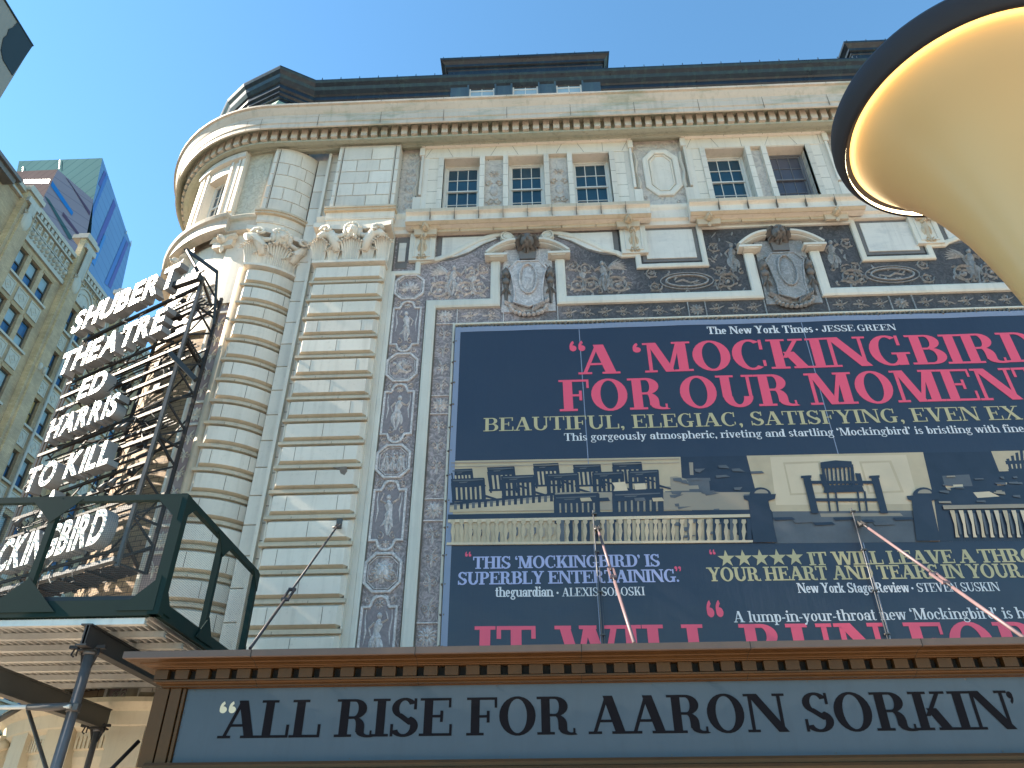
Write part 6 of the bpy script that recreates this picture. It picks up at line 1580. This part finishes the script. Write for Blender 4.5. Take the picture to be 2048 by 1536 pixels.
for k in range(5):
    a, b = piers[k]+.8, piers[k+1]-.6
    oc.ubox(a, b, 35.75, 36.05, 0, .16)
    if k % 2 == 0:
        oc.ubox(a, b, 36.05, 36.9, 0, .05); n = 11
        for i in range(n):
            c = a+(b-a)*(i+.5)/n; oc.blob(c, 36.25, .03, .13, .13, .22, n=6, m=3); oc.blob(c, 36.62, .03, .15, .22, .26, n=7, m=3)
        oc.ubox(a, b, 36.9, 37.0, 0, .14)
        for i in range(7):
            c = a+(b-a)*(i+.5)/7; oc.ubox(c-.2, c+.2, 37.08, 37.62, 0, .10); oc.scroll(c, 37.35, .15, 1.3, i, 1, .06, .08, .1, leaves=False)
    else:
        for i in range(2):
            c = a+(b-a)*(i+.5)/2; w = (b-a)/2-.25
            oc.prism([(c-w/2, 36.0)]+[(c-w/2*cos(pi*j/12), 36.3+1.0*sin(pi*j/12)) for j in range(13)]+[(c+w/2, 36.0)], 0, .06)
            oc.band([(c-w/2*cos(pi*j/12), 36.3+1.0*sin(pi*j/12)) for j in range(13)], .16, .16); oc.band([(c-w/3.2*cos(pi*j/12), 36.3+.55*sin(pi*j/12)) for j in range(13)], .09, .12)
            for q in range(6): oc.ubox(c-w/2+w*q/6, c-w/2+w*q/6+.05, 37.35, 38.1, 0, .07)
            for q in range(3): oc.ubox(c-w/2, c+w/2, 37.4+.25*q, 37.44+.25*q, 0, .075)
    n = int((b-a)/.42)
    for i in range(n): c = a+.42*i; oc.ubox(c+.06, c+.30, 37.86, 38.18, .0, .22)
oc.build("frieze_ornament", ['bstone'], BB)
random.seed(3)
for i, (a, b) in enumerate(cc):
    for j, f in enumerate(floors[:7]):
        z1, z0 = f, f-1.95; r = random.random()
        fm2 = MB(mp=BMp); fm2.ubox(a, a+.07, z0, z1, -.34, -.2); fm2.ubox(b-.07, b, z0, z1, -.34, -.2); fm2.ubox(a+.07, b-.07, z1-.08, z1, -.34, -.2); fm2.ubox(a+.07, b-.07, z0+.9, z0+.98, -.32, -.2)
        w = fm2.build("window", ['beamgrey'], BB)
        ply = (r < .10 and j > 1) or (j in (4, 5) and i in (2, 3, 4, 5) and r < .5)
        g = MB(mp=BMp); g.ubox(a+.07, b-.07, z0+.98, z1-.08, -.29, -.28, 0); g.ubox(a+.07, b-.07, z0, z0+.9, -.31, -.30, 1)
        MB(mp=BMp).ubox(a-.10, b+.10, z1, z1+.22, -.01, .03).build("lintel", ['btan'], w)
        g.build("pane", ['bply' if ply else ('bskypane' if r < .8 else 'bglass'), 'bply' if ply and r < .3 else ('bglass' if r < .86 else 'bskypane')], w)
st = MB(mp=BMp); li = MB(mp=BMp); sq = MB(mp=BMp)
for k in range(5):
    C_ = cols(k); a, b = C_[0][0]-.15, C_[-1][1]+.15
    for f in floors[:8]:
        MB(mp=BMp).ubox(a, b, f-2.12, f-1.97, 0, .16).build("sill_course", ['bstone'], BB)
        for c, d in C_:
            m_ = (c+d)/2; y_ = f-2.85; sq = MB(mp=BMp); sq.ubox(m_-.52, m_+.52, y_-.52, y_+.52, 0, .04); sq.band([(m_-.48, y_-.48), (m_+.48, y_-.48), (m_+.48, y_+.48), (m_-.48, y_+.48)], .10, .05, True, .03)
            sq.band([(m_, y_-.3), (m_+.3, y_), (m_, y_+.3), (m_-.3, y_)], .08, .04, True, .03); sq.blob(m_, y_, .03, .12, .12, .06, n=8, m=2); (sq.build("square_panel", ['bstone'], BB) if k < 4 and f > 8 else 0)
for c, d in pre:
    for f in floors[:8]: st.ubox(c-.1, d+.1, f-2.12, f-1.97, 0, .16)
st.build("sill_course", ['bstone'], BB)
dp = MB(); 
dp.tube([(BXx+.22, piers[1]+2.05, 0), (BXx+.22, piers[1]+2.05, 36)], .09, 8); dp.build("downspout", ['bstone'], BB)
ov = MB(); ov.box(BXx-4, BXx+.9, 8.2, 12.9, 37.62, 37.86); ov.box(BXx-4, BXx+.7, 8.4, 12.7, 37.25, 37.615); ov.build("overhanging_cornice", ['darkstone'], BB)
rl_ = MB()
for z in (38.8, 39.2, 39.6, 39.95): rl_.bar((BXx-1.5, 10.5, z), (BXx-1.5, 30, z), .04, .04); rl_.bar((BXx-9, 10.5, z), (BXx-1.5, 10.5, z), .04, .04)
for k in range(40): rl_.bar((BXx-1.5, 10.5+.5*k, 38.3), (BXx-1.5, 10.5+.5*k, 39.95), .03, .03)
for k in range(16): rl_.bar((BXx-9+.5*k, 10.5, 38.3), (BXx-9+.5*k, 10.5, 39.95), .03, .03)
for k in range(5): rl_.bar((BXx-2.5, 20+3*k, 38.3), (BXx-2.5, 20.8+3*k, 41), .05, .05); rl_.bar((BXx-2.5, 21.6+3*k, 38.3), (BXx-2.5, 20.8+3*k, 41), .05, .05)
rl_.build("roof_railing", ['rail'], BB)

GB_ = thing("grey_building", "corner of a tall grey stucco building with a dark torn patch, far upper left", "building", (BXx, 0, 0))
cz = at_x(64, 92, BXx)
MB().box(BXx-16, BXx, 5.4, cz.y, 0, cz.z).build("wall", ['greywall'], GB_)
tz = [(35, 44), (64, 92), (24, 151), (5, 120), (1, 100), (6, 76), (13, 70), (17, 58), (25, 55)]
MB(mp=lambda u, v, w: (BXx+w, u, v)).prism([(min(at_x(x, y, BXx).y, cz.y), min(at_x(x, y, BXx).z, cz.z+.02)) for x, y in tz], 0, .05).build("torn_patch", ['tarp'], GB_)
MB().bar((BXx+.03, 5.4, cz.z+.04), (BXx+.03, cz.y+.03, cz.z+.04), .10, .10).build("roof_edge", ['tarp'], GB_)

OB = thing("sun_blocker_block", "added narrow tan block, out of view, shading the street lamp from the sun", "building", (BXx, -16, 0))  # added out of frame so that its shadow keeps direct sun off the lamp
MB().box(BXx-8, BXx, -20.5, -12.5, 0, 30).build("wall", ['btan'], OB)
ow = MB()
for k in range(3):
    for j in range(7): ow.box(BXx, BXx+.03, -19.6+2.5*k, -18.2+2.5*k, 3+3.8*j, 5.2+3.8*j)
ow.build("window_grid", ['bglass'], OB)
# ---- glass tower far off
TW = thing("glass_tower", "distant faceted glass skyscraper in blue, mauve and teal with coloured diagonal stripes", "skyscraper", (-120, 130, 0))
def plane3(a, b, c):
    n = (b-a).cross(c-a).normalized(); return a, n
def hit(pl_, x, y, out=0.0):
    d = ray(x, y); t = (pl_[0]-CAM).dot(pl_[1])/d.dot(pl_[1]); p = CAM+d*t
    n = pl_[1] if pl_[1].dot(CAM-p) > 0 else -pl_[1]; return p+n*out
blue = plane3(at(205, 316, 120), at(171, 481, 119), at(262, 490, 150))
teal = plane3(at(205, 316, 120), at(187, 400, 119.5), at(38, 322, 150))
mauv = plane3(at(187, 400, 117), at(171, 481, 116.5), at(115.6, 339, 108))
pink = plane3(at(115.6, 339, 108), at(88, 390, 107.5), at(30, 343, 125))
def facet(name, pl_, P, m, depth=30.0):
    pts = [hit(pl_, x, y) for x, y in P]; n = (sum(pts, Vector())/len(pts)-CAM).normalized()
    bk_ = [p+n*depth for p in pts]; k = len(pts)
    return MB().add([tuple(p) for p in pts+bk_], [tuple(range(k))]+[(i, i+k, (i+1) % k+k, (i+1) % k) for i in range(k)]).build(name, [m], TW)
facet("teal_facade", teal, [(38, 322), (205, 316), (187, 400), (178, 520), (60, 620), (0, 500)], 'tteal', 10)
facet("blue_facade", blue, [(205, 316), (262, 490), (238, 600), (216, 690), (120, 700), (171, 481), (187, 400)], 'tblue', 12)
facet("mauve_facade", mauv, [(115.6, 339), (187, 400), (171, 481), (150, 640), (60, 560), (88, 392)], 'tmauve', 8)
facet("pale_mauve_facade", pink, [(30, 343), (115.6, 339), (88, 392), (70, 520), (0, 470)], 'tpink', 6)
def stripes(name, pl_, Ps, m): 
    b = MB()
    for P in Ps: b.add([tuple(hit(pl_, x, y, .12)) for x, y in P], [tuple(range(len(P)))])
    b.build(name, [m], TW, fix=False)
stripes("violet_stripe", blue, [[(227, 398), (231, 411), (188, 518), (178, 524), (182, 506)], [(253, 481), (256, 489), (221, 578), (215, 572)], [(208, 341), (212, 347), (200, 374), (196, 368)]], 'tviolet')
stripes("cobalt_stripe", blue, [[(211, 347), (215, 354), (185, 432), (180, 438), (183, 420)], [(248, 472), (252, 480), (214, 572), (208, 566)]], 'tcobalt')
stripes("cyan_stripe", blue, [[(207, 466), (211, 474), (188, 532), (181, 522)]], 'tcyan')
stripes("cyan_stripe", mauv, [[(104, 362), (146, 425), (143, 432), (101, 372)]], 'tcyan')
stripes("plum_stripe", mauv, [[(130, 354), (180, 424), (179, 432), (135, 359)], [(126, 424), (160, 470), (158, 474), (124, 431)]], 'tplum')
stripes("teal_band", mauv, [[(88, 391), (98, 400), (146, 478), (138, 480)]], 'tteal')
stripes("cyan_stripe", pink, [[(48, 360), (101, 359), (98, 367), (50, 367)]], 'tcyan')
MB().box(-175, -112, 128, 175, 0, 118).build("tower_shaft", ['tblue'], TW)
ms = MB()
for x, y, h in ((122, 322, 18), (48, 336, 14), (258, 482, 10), (249, 462, 6)):
    a = hit(teal if x < 200 else blue, x, y+h, .5); c = hit(teal if x < 200 else blue, x+1, y, .5); ms.bar(a, c, .25, .25)
ms.build("roof_mast", ['alu'], TW)

# ================================================================== ground
structure(MB().add([(-600, -600, 0), (600, -600, 0), (600, 900, 0), (-600, 900, 0)], [(0, 1, 2, 3)]).build("ground", ['asphalt']))
structure(MB().box(-13.5, 60, -60, 4, .004, .14).build("pavement", ['pave']))
for o in bpy.data.objects:
    if '_org' in o: del o['_org']
